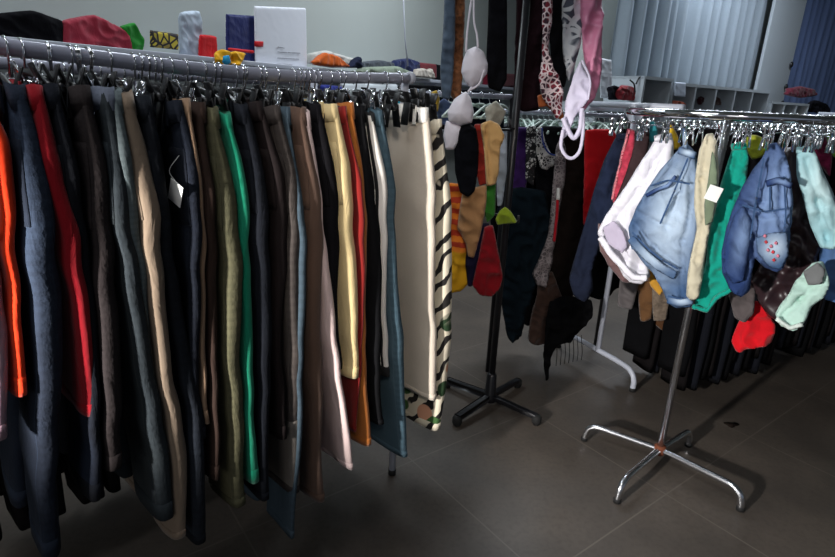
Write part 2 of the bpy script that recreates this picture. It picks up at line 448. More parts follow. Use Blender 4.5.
wall('wall_right', (7.6, 9.2), (7.6, -1.2))
# curtains: pleated cloth in front of the window wall
wall('wall_window', CP - CD * .05 + Vector((-.15, .2, 0)), CP + CD * 7.5 + Vector((-.15, .2, 0)))
def curtain(t0, t1, label, mat, seed, z0=.05, z1=2.75):
    bm = bmesh.new(); n = int((t1 - t0) / .018); nz = 14; rows = []; T = .004
    for side in (0, 1):
        G = []
        for j in range(nz + 1):
            z = lerp(z0, z1, j / nz); r = []
            for i in range(n + 1):
                t = lerp(0, t1 - t0, i / n)
                w = noise.noise(Vector((t * 2.3, seed, z * .25)))
                y = .045 * math.sin(t * 2 * math.pi / .17 + 3 * w) + .03 * noise.noise(Vector((t * 9, seed + 4, z * .5)))
                r.append(bm.verts.new((t, y + T * side, z)))
            G.append(r)
        rows.append(G)
    A, B = rows
    for G in rows:
        for a, b in zip(G, G[1:]):
            for i in range(n): bm.faces.new((a[i], a[i + 1], b[i + 1], b[i]))
    for i in range(n): bm.faces.new((A[0][i], A[0][i + 1], B[0][i + 1], B[0][i])); bm.faces.new((A[-1][i], A[-1][i + 1], B[-1][i + 1], B[-1][i]))
    for j in range(nz): bm.faces.new((A[j][0], A[j + 1][0], B[j + 1][0], B[j][0])); bm.faces.new((A[j][-1], A[j + 1][-1], B[j + 1][-1], B[j][-1]))
    o = bm_obj('curtain', bm, mat); p = CP + CD * t0; o.location = (p.x, p.y, 0); o.rotation_euler.z = math.atan2(CD.y, CD.x)
    return tag(o, label, 'curtain')
M_cur1 = curtain_mat('pale_grey_curtain', hexc(168, 180, 190)); M_cur2 = curtain_mat('bluish_curtain', hexc(128, 150, 196))
def tline(px, y=70):                      # parameter along the curtain wall under a column of the photo
    d = ray(px, y); k = (CP.x * CD.y - CP.y * CD.x) / (d.x * CD.y - d.y * CD.x); return (k * Vector((d.x, d.y, 0)) - CP).dot(CD)
tA, tB, tC, tD = tline(612), tline(752), tline(783), tline(860)
curtain(tA, tB, 'pale grey pleated curtain hanging behind the white cubby shelves', M_cur1, 1)
curtain(tC - .05, tD, 'bluish pleated curtain at the far right corner of the room', M_cur2, 2)
# white panel between the curtains with dark fittings
bm = bmesh.new(); p = CP + CD * (tB + tC) / 2; box(bm, (0, 0, 1.4), ((tC - tB) * .98, .03, 2.7)); bevel(bm, .004)
o = bm_obj('standing_board', bm, M_cube, None, False); o.location = p - Vector((-CD.y, CD.x, 0)) * .07; o.rotation_euler.z = math.atan2(CD.y, CD.x)
o.location.z = .01
pan = tag(o, 'tall plain white board standing between the grey and bluish curtains', 'panel')
for k, zz in enumerate((2.02, 1.78, 1.60, 1.50)):
    bm = bmesh.new(); bmesh.ops.create_uvsphere(bm, u_segments=12, v_segments=8, radius=.035)
    for v in bm.verts: v.co = Vector((v.co.x * .8 + (tC - tB) * .42, v.co.y * .5 - .03, v.co.z + zz - .25))
    bm_obj('fitting', bm, M_clip, pan)

# ================================================================== LEFT RACK
def rail_pt(s, sag=True):
    z = RAILZ - (.016 * math.sin(math.pi * max(0, min(1, s / RLEN))) if sag else 0)
    p = RA + SD * s; p.z = z; return p
rack = empty('clothes_rack', (RB.x, RB.y, 0), RZ, 'long grey metal rack with two parallel rails crowded with hanging trousers', 'clothes rack')
bpy.context.view_layer.update()
def under(o, par):
    bpy.context.view_layer.update(); o.parent = par; o.matrix_parent_inverse = par.matrix_world.inverted(); return o
RR = .0135
bm = bmesh.new(); pts = [rail_pt(-.55 + k * (RLEN + .55) / 24) for k in range(25)]; tube(bm, pts, RR, 16); under(bm_obj('rail', bm, M_rail), rack)
bm = bmesh.new(); e = rail_pt(RLEN, False)
bmesh.ops.create_uvsphere(bm, u_segments=16, v_segments=10, radius=RR * 1.25)
for v in bm.verts: v.co += e
under(bm_obj('rail_end_cap', bm, M_white), rack)
BK = -.46   # the second rail, behind
def back_pt(s): p = RA + SD * s + AD * BK; p.z = RAILZ - .013 - .008 * math.sin(math.pi * max(0, min(1, s / RLEN))); return p
bm = bmesh.new(); tube(bm, [back_pt(-.6 + k * (RLEN + .6) / 16) for k in range(17)], RR, 14); under(bm_obj('rail', bm, M_rail), rack)
# end frame at the far right end: cross bar, post, foot
e2 = RB + AD * BK
bm = bmesh.new(); tube(bm, [RB - Vector((0, 0, .0)), e2], RR * .9, 12); under(bm_obj('end_bar', bm, M_rail), rack)
bm = bmesh.new(); mid = RB + AD * -.02; tube(bm, [mid, Vector((mid.x, mid.y, .012))], .0115, 14); under(bm_obj('post', bm, M_white), rack)
bm = bmesh.new(); mid2 = RB + AD * (BK + .02); tube(bm, [mid2, Vector((mid2.x, mid2.y, .012))], .0115, 14); under(bm_obj('post', bm, M_white), rack)
for mm in (mid, mid2):
    bm = bmesh.new(); tube(bm, [Vector((mm.x, mm.y, 0)), Vector((mm.x, mm.y, .02))], .0135, 14); under(bm_obj('foot_cap', bm, M_rubber), rack)
bm = bmesh.new(); tube(bm, [Vector((mid.x, mid.y, .16)), Vector((mid2.x, mid2.y, .16))], .009, 12); under(bm_obj('crossbar', bm, M_white), rack)
l0 = rail_pt(-.55); 
for off in (-.02, BK + .02):
    p = l0 + AD * off; bm = bmesh.new(); tube(bm, [Vector((p.x, p.y, l0.z)), Vector((p.x, p.y, 0))], .0115, 14); under(bm_obj('post', bm, M_white), rack)

# ---- trousers on the front rail:  (edge pixels of the outer seam, top to bottom), material, options
C = hexc
D_ = lambda n, c, l, **k: denim(n, c, l, **k)
FR = [
 ('mauve trousers', 'dusty mauve trousers at the very left end of the front rail', [(-62, 66), (-28, 220), (2, 330), (10, 440)], cloth('mauve_twill', C(170, 138, 150)), dict(T=.02)),
 ('orange', 'bright orange cropped trousers beside the mauve pair', [(-22, 68), (8, 140), (16, 220), (21, 320), (26, 398)], cloth('orange_cotton', C(240, 62, 18), .9), dict(T=.011, Wb=.10)),
 ('jeans', 'dark blue jeans with a pale faded streak left of the red trousers', [(24, 80), (33, 120), (43, 200), (48, 300), (53, 430), (61, 560)], D_('faded_navy_denim', C(30, 36, 48), C(70, 86, 110), fade=.5, fc=(.72, .12)), dict(T=.019)),
 ('red', 'crimson red cropped trousers with a wide straight hem', [(44, 77), (56, 150), (76, 240), (90, 330), (100, 418)], cloth('crimson_cotton', C(150, 10, 26), .8), dict(T=.017, Wb=.2, Wt=.2, pocket=False)),
 ('navyblk', 'blue black jeans hanging lower behind the red cropped trousers', [(62, 88), (78, 170), (94, 280), (102, 390), (104, 500)], D_('blue_black_denim', C(17, 19, 25), C(44, 56, 78), fade=.5, fc=(.6, .9)), dict(T=.015)),
 ('brownblk', 'dark charcoal brown jeans with stitched seams right of the red trousers', [(92, 92), (101, 150), (106, 230), (112, 340), (118, 472)], D_('charcoal_brown_denim', C(42, 36, 36), C(66, 58, 56), fade=.3), dict(T=.018)),
 ('acid', 'slate grey jeans with acid washed pale waist and small red label', [(114, 92), (124, 150), (134, 240), (143, 320), (157, 410), (171, 520)], D_('slate_denim', C(44, 50, 54), C(82, 86, 80), fade=.4, fc=(.35, .5)), dict(T=.019, band=D_('acid_denim', C(96, 102, 116), C(186, 192, 202), fade=.6, fc=(.5, .5), seam=False), patch=1)),
 ('paleslv', 'pale grey green jeans showing as a sliver left of the khaki pair', [(121, 90), (131, 180), (140, 260), (148, 330), (154, 372)], D_('grey_green_denim', C(92, 102, 104), C(142, 150, 148), fade=.4), dict(T=.012)),
 ('khaki', 'plain taupe khaki trousers with a slanted front pocket', [(132, 86), (146, 150), (156, 220), (162, 290), (171, 370), (181, 430), (187, 540)], cloth('taupe_twill', C(136, 118, 100), .88), dict(T=.019)),
 ('wornnavy', 'near black navy jeans with pale abrasions right of the khaki trousers', [(155, 98), (166, 170), (176, 260), (188, 340), (202, 430), (208, 545)], D_('worn_navy_denim', C(18, 21, 27), C(62, 70, 82), fade=.35, fc=(.7, .75)), dict(T=.017)),
 ('tagged', 'dark indigo jeans with a white paper tag at the hip', [(187, 104), (195, 150), (200, 240), (206, 330), (211, 440)], D_('indigo_denim', C(19, 23, 32), C(42, 50, 66), fade=.35, fc=(.7, .1)), dict(T=.016, tagp=(.158, .15, .032))),
 ('beigeslv', 'narrow beige trousers peeping out right of the tagged indigo jeans', [(193, 104), (202, 200), (206, 300), (211, 425)], cloth('beige_twill', C(150, 122, 98), .88), dict(T=.009)),
 ('dkbrown', 'dark chocolate brown trousers left of the olive pair', [(207, 108), (214, 200), (218, 300), (221, 400), (224, 480)], cloth('chocolate_twill', C(52, 38, 32)), dict(T=.014)),
 ('olive', 'olive khaki green jeans with back pocket seams and worn hem', [(219, 112), (229, 170), (236, 240), (240, 340), (244, 430), (246, 507)], D_('olive_denim', C(82, 80, 60), C(134, 128, 96), fade=.5, fc=(.6, .7)), dict(T=.021)),
 ('green', 'emerald green slim trousers on the front rail', [(233, 116), (242, 160), (250, 230), (251, 310), (252, 400), (259, 485)], cloth('emerald_cotton', C(18, 132, 100), .85), dict(T=.013, Wb=.10, pocket=False)),
 ('navy2', 'very dark navy jeans just right of the emerald trousers', [(252, 106), (262, 170), (267, 270), (270, 380), (273, 500)], D_('midnight_denim', C(17, 20, 27), C(34, 38, 50), fade=.3), dict(T=.018)),
 ('snaps', 'black brown trousers between the navy and the worn grey jeans', [(267, 104), (279, 170), (283, 260), (286, 360), (289, 440)], cloth('black_brown_twill', C(36, 30, 30)), dict(T=.015)),
 ('worngrey', 'worn grey brown jeans with a lighter patched lower leg', [(284, 110), (294, 170), (298, 250), (300, 340), (301, 410), (303, 495)], D_('worn_grey_denim', C(56, 50, 48), C(112, 104, 98), fade=.4, fc=(.8, .4)), dict(T=.019, cuff=1)),
 ('ltblue', 'light steel blue jeans longer than the worn grey pair in front', [(292, 112), (300, 200), (303, 300), (304, 420), (300, 540)], D_('steel_blue_denim', C(60, 74, 84), C(92, 106, 114), fade=.4), dict(T=.011)),
 ('brown', 'brown flared trousers with a soft crease down the leg', [(308, 112), (317, 180), (320, 260), (322, 350), (325, 440), (328, 502)], cloth('brown_twill', C(96, 74, 62), .85), dict(T=.02, Wb=.17)),
 ('pinkwhite', 'pinkish white flared trousers behind the brown pair', [(312, 114), (322, 190), (327, 260), (335, 340), (346, 400), (356, 470)], cloth('pinkish_white_cotton', C(214, 190, 186), .93), dict(T=.013, Wb=.22)),
 ('black', 'plain black trousers left of the cream pair', [(325, 106), (334, 180), (338, 260), (342, 330), (344, 370)], cloth('black_twill', C(20, 19, 22)), dict(T=.016)),
 ('cream', 'pale cream yellow cropped trousers with a curved hem', [(342, 102), (348, 170), (352, 240), (357, 300), (360, 345), (360, 378)], cloth('cream_cotton', C(222, 198, 146), .93), dict(T=.02, Wb=.17)),
 ('darkred', 'dark red trousers half hidden behind the cream pair', [(350, 110), (358, 180), (361, 270), (363, 360), (361, 434)], cloth('dark_red_twill', C(126, 26, 22), .85), dict(T=.008, Wt=.15, pocket=False)),
 ('mustard', 'burnt orange corduroy trousers with stitched hem', [(356, 107), (363, 160), (366, 240), (367, 330), (368, 400), (369, 447)], cloth('burnt_orange_cord', C(174, 102, 42), .85), dict(T=.013)),
 ('black2', 'black trousers between the burnt orange and the striped pair', [(367, 110), (374, 190), (379, 280), (382, 360), (386, 425)], cloth('black_wool', C(22, 22, 24)), dict(T=.016)),
 ('stripe', 'black trousers with bold white side stripes', [(377, 116), (383, 190), (387, 270), (390, 330), (393, 378)], 'STRIPE', dict(T=.013, Wb=.16, pocket=False)),
 ('teal', 'grey teal blue jeans with puckered outer seam', [(386, 112), (394, 190), (398, 270), (402, 350), (407, 410), (412, 458)], D_('grey_teal_denim', C(72, 94, 106), C(112, 134, 144), fade=.35), dict(T=.018, Wb=.18)),
 ('white', 'off white wide legged trousers with bright waistband', [(433, 109), (435, 180), (436, 260), (438, 330), (439, 400)], cloth('off_white_linen', C(210, 198, 182), .95), dict(T=.02, Wb=.2, Wt=.2, pocket=False, band=cloth('white_cotton', C(238, 234, 226), .97))),
 ('zebra', 'cream trousers printed with black tiger stripes and green leaves', [(446, 122), (449, 190), (450, 270), (449, 340), (447, 390), (441, 430)], 'ZEBRA', dict(T=.022, Wb=.19, pocket=False)),
]
# printed cloths
def stripe_mat():
    q = NT('striped_cloth'); tc = q.n('ShaderNodeTexCoord'); sp = q.n('ShaderNodeSeparateXYZ'); q.l(tc.outputs['UV'], sp.inputs[0])
    K = C(20, 20, 22); W = C(226, 220, 212)
    q.base(q.ramp(sp.outputs[0], [(0, K), (.42, W), (.56, K), (.72, W), (.82, K), (.9, W)], 'CONSTANT')); q.b.inputs['Roughness'].default_value = .9; return q.m
def zebra_mat():
    q = NT('tiger_leaf_print'); tc = q.n('ShaderNodeTexCoord')
    mp = q.n('ShaderNodeMapping'); mp.inputs['Rotation'].default_value = (R_(-48), R_(38), 0); mp.inputs['Scale'].default_value = (1, .8, 1); q.l(tc.outputs['Object'], mp.inputs[0])
    wv = q.n('ShaderNodeTexWave', Scale=8.0, Distortion=5.0, Detail=2.); wv.inputs['Detail Scale'].default_value = 1.6; wv.bands_direction = 'Z'; q.l(mp.outputs[0], wv.inputs[0])
    st = q.ramp(wv.outputs['Fac'], [(.0, 1.), (.24, 1.), (.30, 0.)])
    nz = q.n('ShaderNodeTexNoise', Scale=16.); q.l(tc.outputs['Object'], nz.inputs[0]); gate = q.ramp(nz.outputs[0], [(.33, 0.), (.37, 1.)])
    mm = q.n('ShaderNodeMath', operation='MULTIPLY'); q.l(st, mm.inputs[0]); q.l(gate, mm.inputs[1])
    col = q.mix(mm.outputs[0], C(214, 204, 182), C(26, 22, 20))
    vo = q.n('ShaderNodeTexVoronoi', Scale=15.); q.l(tc.outputs['Object'], vo.inputs[0])
    sp = q.n('ShaderNodeSeparateXYZ'); q.l(tc.outputs['UV'], sp.inputs[0])
    low = q.ramp(sp.outputs[1], [(.55, 0.), (.62, 1.)])
    bl = q.ramp(vo.outputs['Distance'], [(.44, 1.), (.48, 0.)])
    m2 = q.n('ShaderNodeMath', operation='MULTIPLY'); q.l(low, m2.inputs[0]); q.l(bl, m2.inputs[1])
    s2 = q.n('ShaderNodeSeparateColor'); q.l(vo.outputs['Color'], s2.inputs[0])
    fl = q.ramp(s2.outputs[0], [(0, C(60, 96, 48)), (.5, C(36, 62, 34)), (.72, C(206, 150, 120)), (.9, C(190, 186, 150))], 'CONSTANT')
    q.base(q.mix(m2.outputs[0], col, fl)); q.b.inputs['Roughness'].default_value = .9; return q.m
M_stripe, M_zebra = stripe_mat(), zebra_mat()
A0 = .17; PN = -AD
nearP = RA + AD * A0
hanger0 = make_hanger(True); hanger1 = make_hanger(False, .135); hang_used = [0]
def hang(s, pt, rz, label='clip hanger hooked over the front rail of the long rack', group='clip hangers on the front rail of the long rack', jit=.05):
    k_ = hang_used[0]; hang_used[0] += 1
    h = (hanger0, hanger1)[k_] if k_ < 2 else copy_tree(hanger1 if k_ % 3 else hanger0)
    h.location = pt; h.rotation_euler = (0, random.uniform(-.07, .07), rz + random.uniform(-jit, jit)); tag(h, label, 'hanger', group)
    return h
HS = [s for s in ()]
for i, (kn, label, px, mat, op) in enumerate(FR):
    op = dict(op); T = op.get('T', .016)
    if mat == 'STRIPE': mat = M_stripe
    if mat == 'ZEBRA': mat = M_zebra
    W3 = [on_plane(x, y, nearP, AD) for x, y in px]
    sz = [((p - RA).dot(SD) - T * .35, p.z) for p in W3]
    # the lowest pixel of a pair that leaves the frame stays at its true length
    st = sz[0][0]; hp = rail_pt(st); ztop = max(hp.z - .115, min(hp.z - .058, sz[0][1]))
    zb = max(.05, sz[-1][1])
    loc = RA + SD * st; loc.z = ztop
    prof = [(z - ztop, s - st) for s, z in sz]
    if prof[-1][0] < zb - ztop: pass
    kw = {k: op[k] for k in ('T', 'Wb', 'Wt', 'pocket', 'tagp') if k in op}
    if 'band' in op: kw['band_mat'] = op['band']
    if op.get('cuff'): kw['cuff'] = (.2, D_('pale_patch_denim', C(104, 98, 92), C(140, 134, 126), fade=.3), 'lighter grey patched lower leg')
    zl = -.012
    t = make_trousers('trousers' if 'jeans' not in label else 'jeans', label, loc, RZ, prof, 0 + zl * 0, zb - ztop, mat, a0=A0, seed=i + 3, cat='jeans' if 'jeans' in label else 'trousers', **kw)
    if op.get('patch'):
        bm = bmesh.new(); box(bm, (.12, interp(sorted(prof), -.36) - T - .006, -.36), (.014, .003, .012)); bevel(bm, .001); tag(bm_obj('brand_tab', bm, cloth('red_tab', C(170, 40, 30)), t), 'small red woven tab')
    hang(st, hp, RZ)
    HS.append(st)
for k in range(18):
    s = random.uniform(-.1, RLEN - .05); hang(s, back_pt(s), RZ, 'clip hanger on the rear rail of the long rack', 'clip hangers on the rear rail of the long rack', jit=.4)
# extra empty hangers crowding the rail
for k in range(14):
    s = random.uniform(.02, RLEN - .05)
    hang(s, rail_pt(s), RZ, jit=.25)
# ---- dark trousers on the back rail, added also to block background light
dk = [cloth('black_cotton_b', C(14, 14, 16)), cloth('charcoal_b', C(25, 22, 23)), denim('ink_denim_b', C(16, 18, 26), C(30, 34, 44), fade=.3)]
protos = []
for k in range(3):
    t = make_trousers('trousers', 'dark trousers on the rear rail of the long rack, mostly hidden', (0, 0, 0), RZ, [(-1.1, 0), (0, 0)], 0, -1.02, dk[k], seed=60 + k, T=.02, details=False)
    protos.append(t)
n = 22; used = set()
for k in range(n):
    s = -.12 + k * (RLEN + .08) / n + random.uniform(-.008, .008); j = k % 3
    t = protos[j] if j not in used else copy_tree(protos[j]); used.add(j)
    p = back_pt(s); t.location = (p.x, p.y, p.z - .07); t.rotation_euler.z = RZ + random.uniform(-.06, .06)
    tag(t, 'dark trousers on the rear rail of the long rack, mostly hidden behind the front row', 'trousers', 'dark trousers on the rear rail')
    hang(s, p, RZ, 'clip hanger on the rear rail of the long rack', 'clip hangers on the rear rail of the long rack')
# ================================================================== CHROME RING RACK
RC = Vector((.917, 1.749, 0)); RGZ = 1.238; RGR = .285
ring = empty('round_clothes_rack', RC, 0, 'round chrome clothes rack on a single pole with four arched feet', 'clothes rack')
bm = bmesh.new(); tube(bm, [(RC.x + RGR * math.cos(a), RC.y + RGR * math.sin(a), RGZ) for a in [2 * math.pi * k / 64 for k in range(64)]], .0115, 14, closed=True); under(bm_obj('ring_rail', bm, M_chrome), ring)
bm = bmesh.new()
for a in (.5, .5 + math.pi / 2): d = Vector((math.cos(a), math.sin(a), 0)) * RGR; tube(bm, [Vector((RC.x, RC.y, RGZ)) - d, Vector((RC.x, RC.y, RGZ)) + d], .006, 10)
under(bm_obj('spokes', bm, M_chrome), ring)
bm = bmesh.new(); tube(bm, [(RC.x, RC.y, .05), (RC.x, RC.y, RGZ)], .0118, 18); under(bm_obj('pole', bm, plain('satin_chrome', hexc(225, 226, 230), .24, 1.0, var=.9)), ring)
bm = bmesh.new(); tube(bm, [(RC.x, RC.y, .040), (RC.x, RC.y, .05), (RC.x, RC.y, .072), (RC.x, RC.y, .078)], [.016, .021, .021, .015], 18); tag(under(bm_obj('hub', bm, M_rust), ring), 'rusty hub')
for fx, fy in ((.681, 1.876), (.695, 1.527), (1.098, 1.514), (1.085, 1.867)):
    d = Vector((fx, fy, 0)) - RC; P0 = Vector((RC.x, RC.y, .06)); bm = bmesh.new()
    pts = [P0 + d * .03, P0 + d * .4 + Vector((0, 0, .006)), P0 + d * .78 + Vector((0, 0, .012)), P0 + d * .88 + Vector((0, 0, .010)), P0 + d * .955 + Vector((0, 0, -.004)), P0 + d * .99 + Vector((0, 0, -.028)), Vector((fx, fy, .006))]
    tube(bm, smooth_path(pts, 8), .0112, 14); lg = under(bm_obj('leg', bm, plain('satin_chrome', 0)), ring)
    bm = bmesh.new(); tube(bm, [(fx, fy, 0), (fx, fy, .014)], .0128, 14); under(bm_obj('foot_cap', bm, M_rubber), lg)
VA = Vector((.464, .886, 0))                        # from the camera to the ring
K0 = cloth
def rp(front, lat=0): return RC - VA * front + Vector((VA.y, -VA.x, 0)) * lat + Vector((0, 0, 1))
def piece(name, label, cat, pts, P, yaw, mat, **k):
    g = k.pop('group', None)
    o = cloth_piece(name, pts, P, R_(yaw), mat, **k); return tag(o, label, cat, g)
def sub(par, name, pts, P, yaw, mat, off=.0, **k):
    lab = k.pop('label', None)
    k.setdefault('thick', .006); k.setdefault('fold', .002)
    o = cloth_piece(name, pts, P, R_(yaw), mat, parent=par, off=off, **k); return tag(o, lab)
def wide(pts, w):
    """outline of a narrow band of width w along a pixel polyline"""
    L, Rr = [], []
    for i, p in enumerate(pts):
        a = pts[max(i - 1, 0)]; b = pts[min(i + 1, len(pts) - 1)]; d = Vector((b[0] - a[0], b[1] - a[1])).normalized(); n = Vector((-d.y, d.x)) * w / 2
        L.append((p[0] + n.x, p[1] + n.y)); Rr.append((p[0] - n.x, p[1] - n.y))
    return L + Rr[::-1]
M_bdenim = denim('light_blue_denim', C(60, 86, 122), C(184, 202, 220), fade=.9, fc=(.55, .42), seam=False)
M_jdenim = denim('mid_blue_denim', C(36, 56, 100), C(134, 160, 200), fade=.75, fc=(.62, .35), seam=False)
M_whitec = cloth('white_denim', C(226, 224, 232), .95); M_lining = cloth('lilac_lining', C(186, 176, 196), .9)
# navy trousers slung over the left of the ring
plain('satin_chrome', hexc(225, 226, 230), .24, 1.0, var=.9)
o = piece('trousers', 'dark navy trousers slanting down at the left side of the chrome ring rack', 'trousers', [(616, 136), (628, 134), (633, 150), (628, 185), (614, 220), (598, 252), (592, 270), (594, 288), (586, 302), (574, 294), (569, 276), (577, 250), (585, 222), (594, 190), (604, 160)], rp(-.12), -20, denim('navy_denim_ring', C(17, 23, 40), C(32, 44, 72), fade=.4, seam=False), thick=.035, fold=.012, creases=[[(625, 150), (600, 225), (582, 285)]])
sub(o, 'waistband', wide([(616, 137), (628, 136)], 7), rp(-.12), -20, cloth('navy_band', C(18, 24, 42)), off=.018, thick=.02)
o = piece('strappy_top', 'coral pink printed strappy top on the ring rack beside the navy trousers', 'top', [(627, 128), (635, 130), (636, 145), (630, 175), (621, 196), (613, 204), (612, 192), (619, 165)], rp(-.02), -30, cloth('coral_print', C(196, 62, 84), .5, ns=60), thick=.012, fold=.006)
sub(o, 'trim', wide([(629, 130), (620, 165), (612, 200)], 2.4), rp(-.02), -30, cloth('coral_light', C(226, 130, 140)), off=.012, thick=.004)
piece('trousers', 'dark brown trousers left of the white jeans shorts on the ring rack', 'trousers', [(637, 132), (650, 132), (646, 160), (634, 195), (622, 222), (612, 232), (611, 212), (624, 180), (632, 155)], rp(.0), -30, cloth('umber_twill', C(58, 42, 44)), thick=.02)
o = piece('shorts', 'pale mauve brown shorts showing under the white shorts on the ring rack', 'shorts', [(598, 222), (612, 228), (628, 262), (640, 282), (628, 284), (612, 272), (600, 252)], rp(.03), -30, cloth('mauve_brown', C(120, 92, 92)), thick=.02)
# white shorts
P = rp(.12)
o = piece('shorts', 'white denim shorts with turned up hem hanging crooked on the ring rack', 'shorts', [(657, 136), (668, 132), (674, 140), (672, 165), (660, 195), (648, 220), (640, 236), (643, 255), (651, 276), (642, 284), (632, 284), (616, 266), (604, 248), (598, 232), (608, 212), (626, 186), (642, 160)], P, -32, M_whitec, thick=.038, fold=.008, creases=[[(664, 150), (640, 190), (616, 222)], [(606, 228), (622, 248), (640, 268)], [(655, 160), (648, 190)]])
sub(o, 'leg_opening', [(602, 228), (614, 220), (624, 232), (628, 246), (622, 254), (608, 244)], P, -32, M_lining, off=.036, thick=.006, label='lilac lining')
sub(o, 'hem', wide([(600, 237), (614, 258), (634, 278), (648, 278)], 7), P, -32, M_whitec, off=.034)
sub(o, 'waistband', wide([(654, 139), (672, 136)], 7), P, -32, M_whitec, off=.02, thick=.016)
# yellow straps behind
piece('top', 'mustard yellow top between the white and the blue denim shorts', 'top', [(664, 126), (671, 124), (678, 136), (681, 148), (674, 150), (668, 140)], rp(.02), -30, cloth('mustard_knit', C(206, 168, 40)), thick=.01, fold=.004)
piece('top', 'teal top at the back of the ring rack beside the brown trousers', 'top', [(648, 122), (655, 121), (658, 132), (656, 144), (648, 142)], rp(-.08), -30, cloth('teal_knit', C(50, 140, 150)), thick=.01, fold=.004)
# light blue denim shorts
P = rp(.2)
o = piece('shorts', 'large light blue denim shorts with faded leg and stitched hem on the ring rack', 'shorts', [(676, 152), (686, 142), (694, 150), (700, 170), (701, 205), (697, 245), (695, 282), (692, 306), (680, 309), (668, 306), (662, 288), (655, 276), (642, 262), (630, 246), (628, 228), (636, 208), (648, 188), (660, 170)], P, -28, M_bdenim, thick=.045, fold=.009, creases=[[(688, 152), (680, 190), (668, 222)], [(676, 160), (662, 182), (648, 200)], [(696, 190), (684, 240), (682, 300)], [(634, 224), (655, 246), (684, 268)], [(692, 170), (690, 240)], [(640, 212), (668, 226)]])
sub(o, 'hem', wide([(630, 238), (643, 253), (660, 267), (676, 276)], 9), P, -28, M_bdenim, off=.042)
sub(o, 'hem', wide([(667, 300), (680, 303), (693, 300)], 8), P, -28, M_bdenim, off=.036)
sub(o, 'front_pocket', wide([(646, 196), (656, 190), (668, 186), (676, 176)], 4), P, -28, M_jdenim, off=.040, label='darker pocket edge')
sub(o, 'waistband', wide([(678, 150), (696, 156)], 8), P, -28, M_bdenim, off=.03, thick=.014)
sub(o, 'belt_loop', wide([(684, 128), (686, 152)], 5), P, -28, M_bdenim, off=.02)
for pts in ([(632, 232), (646, 247), (662, 260), (678, 269)], [(668, 296), (680, 299), (693, 296)], [(688, 158), (674, 192), (660, 224)], [(650, 186), (668, 180), (690, 184)]):
    sub(o, 'stitching', wide(pts, 1.8), P, -28, K0('seam_blue', C(58, 84, 122)), off=.043, thick=.003, res=.006, fold=0)
piece('shorts', 'ochre shorts hem peeping out below the white shorts', 'shorts', [(648, 268), (658, 276), (664, 290), (660, 296), (650, 286)], rp(.06), -28, cloth('ochre_cotton', C(206, 150, 52)), thick=.012, fold=.003)
# beige / olive shorts
P = rp(.24)
o = piece('shorts', 'beige shorts with olive inside and a white tag next to the light blue denim', 'shorts', [(699, 150), (706, 134), (713, 133), (717, 142), (719, 172), (717, 205), (710, 228), (706, 250), (703, 275), (699, 296), (691, 300), (686, 296), (688, 270), (692, 250), (697, 228), (694, 205), (695, 178)], P, -26, cloth('beige_canvas', C(196, 188, 164), .92), thick=.026, fold=.007, creases=[[(707, 142), (702, 180), (704, 220), (696, 260)]])
sub(o, 'inner_side', [(712, 150), (717, 160), (718, 190), (713, 222), (705, 226), (704, 205), (708, 180)], P, -26, cloth('olive_inside', C(118, 132, 108)), off=.026, label='olive green inner side')
bm = bmesh.new(); c = on_plane(713.5, 193.5, P, Vector((0, -1, 0))); box(bm, (0, 0, 0), (.034, .0014, .04), Matrix.Rotation(.25, 3, 'Y')); t = bm_obj('price_tag', bm, M_paper, None, False); t.location = P; t.location = on_plane(713.5, 193.5, P - VA * .05, VA); t.rotation_euler.z = R_(-28); under(t, o); tag(t, 'white price tag')
# teal shorts
P = rp(.19)
o = piece('trousers', 'bright teal folded trousers in the middle of the ring rack', 'trousers', [(731, 152), (737, 142), (746, 142), (749, 160), (745, 192), (736, 222), (731, 246), (735, 268), (740, 284), (729, 291), (716, 298), (706, 312), (694, 306), (699, 284), (706, 262), (708, 238), (714, 212), (720, 186)], P, -28, cloth('teal_cotton', C(10, 152, 132), .85), thick=.034, fold=.011, creases=[[(740, 150), (728, 200), (716, 262)], [(700, 284), (718, 272), (734, 262)], [(744, 165), (734, 215)]])
sub(o, 'hem', wide([(692, 306), (707, 311), (716, 298), (738, 286)], 5), P, -28, cloth('teal_cotton', C(10, 152, 132)), off=.026)
sub(o, 'waistband', wide([(731, 147), (747, 146)], 7), P, -28, cloth('teal_cotton', C(10, 152, 132)), off=.022, thick=.014)
piece('top', 'olive yellow top behind the teal trousers on the ring rack', 'top', [(744, 134), (757, 135), (768, 140), (764, 156), (752, 160), (746, 150)], rp(.08), -28, cloth('olive_yellow_knit', C(150, 156, 40)), thick=.014, fold=.006)
# brown leather-like trousers
P = rp(.12)
o = piece('trousers', 'dark brown leather look trousers behind the blue denim jacket', 'trousers', [(782, 148), (800, 146), (806, 175), (813, 212), (822, 246), (812, 276), (796, 300), (782, 322), (768, 316), (756, 298), (750, 282), (762, 262), (780, 250), (786, 215)], P, -28, plain('brown_leather', C(50, 34, 38), .38), thick=.035, fold=.012, creases=[[(800, 160), (804, 220), (798, 280)]])
o = piece('skirt', 'scarlet red skirt hanging lowest on the ring rack', 'skirt', [(740, 318), (752, 300), (762, 302), (770, 316), (776, 326), (772, 344), (754, 347), (737, 351), (731, 340)], rp(.05), -28, cloth('scarlet_cotton', C(214, 16, 30), .85), thick=.022, fold=.012)
o2 = piece('trousers', 'taupe trouser hem between the denim jacket and the red skirt', 'trousers', [(730, 268), (750, 262), (756, 290), (754, 314), (746, 323), (734, 318), (730, 300), (722, 280)], rp(.10), -28, cloth('taupe_grey', C(92, 84, 84)), thick=.022)
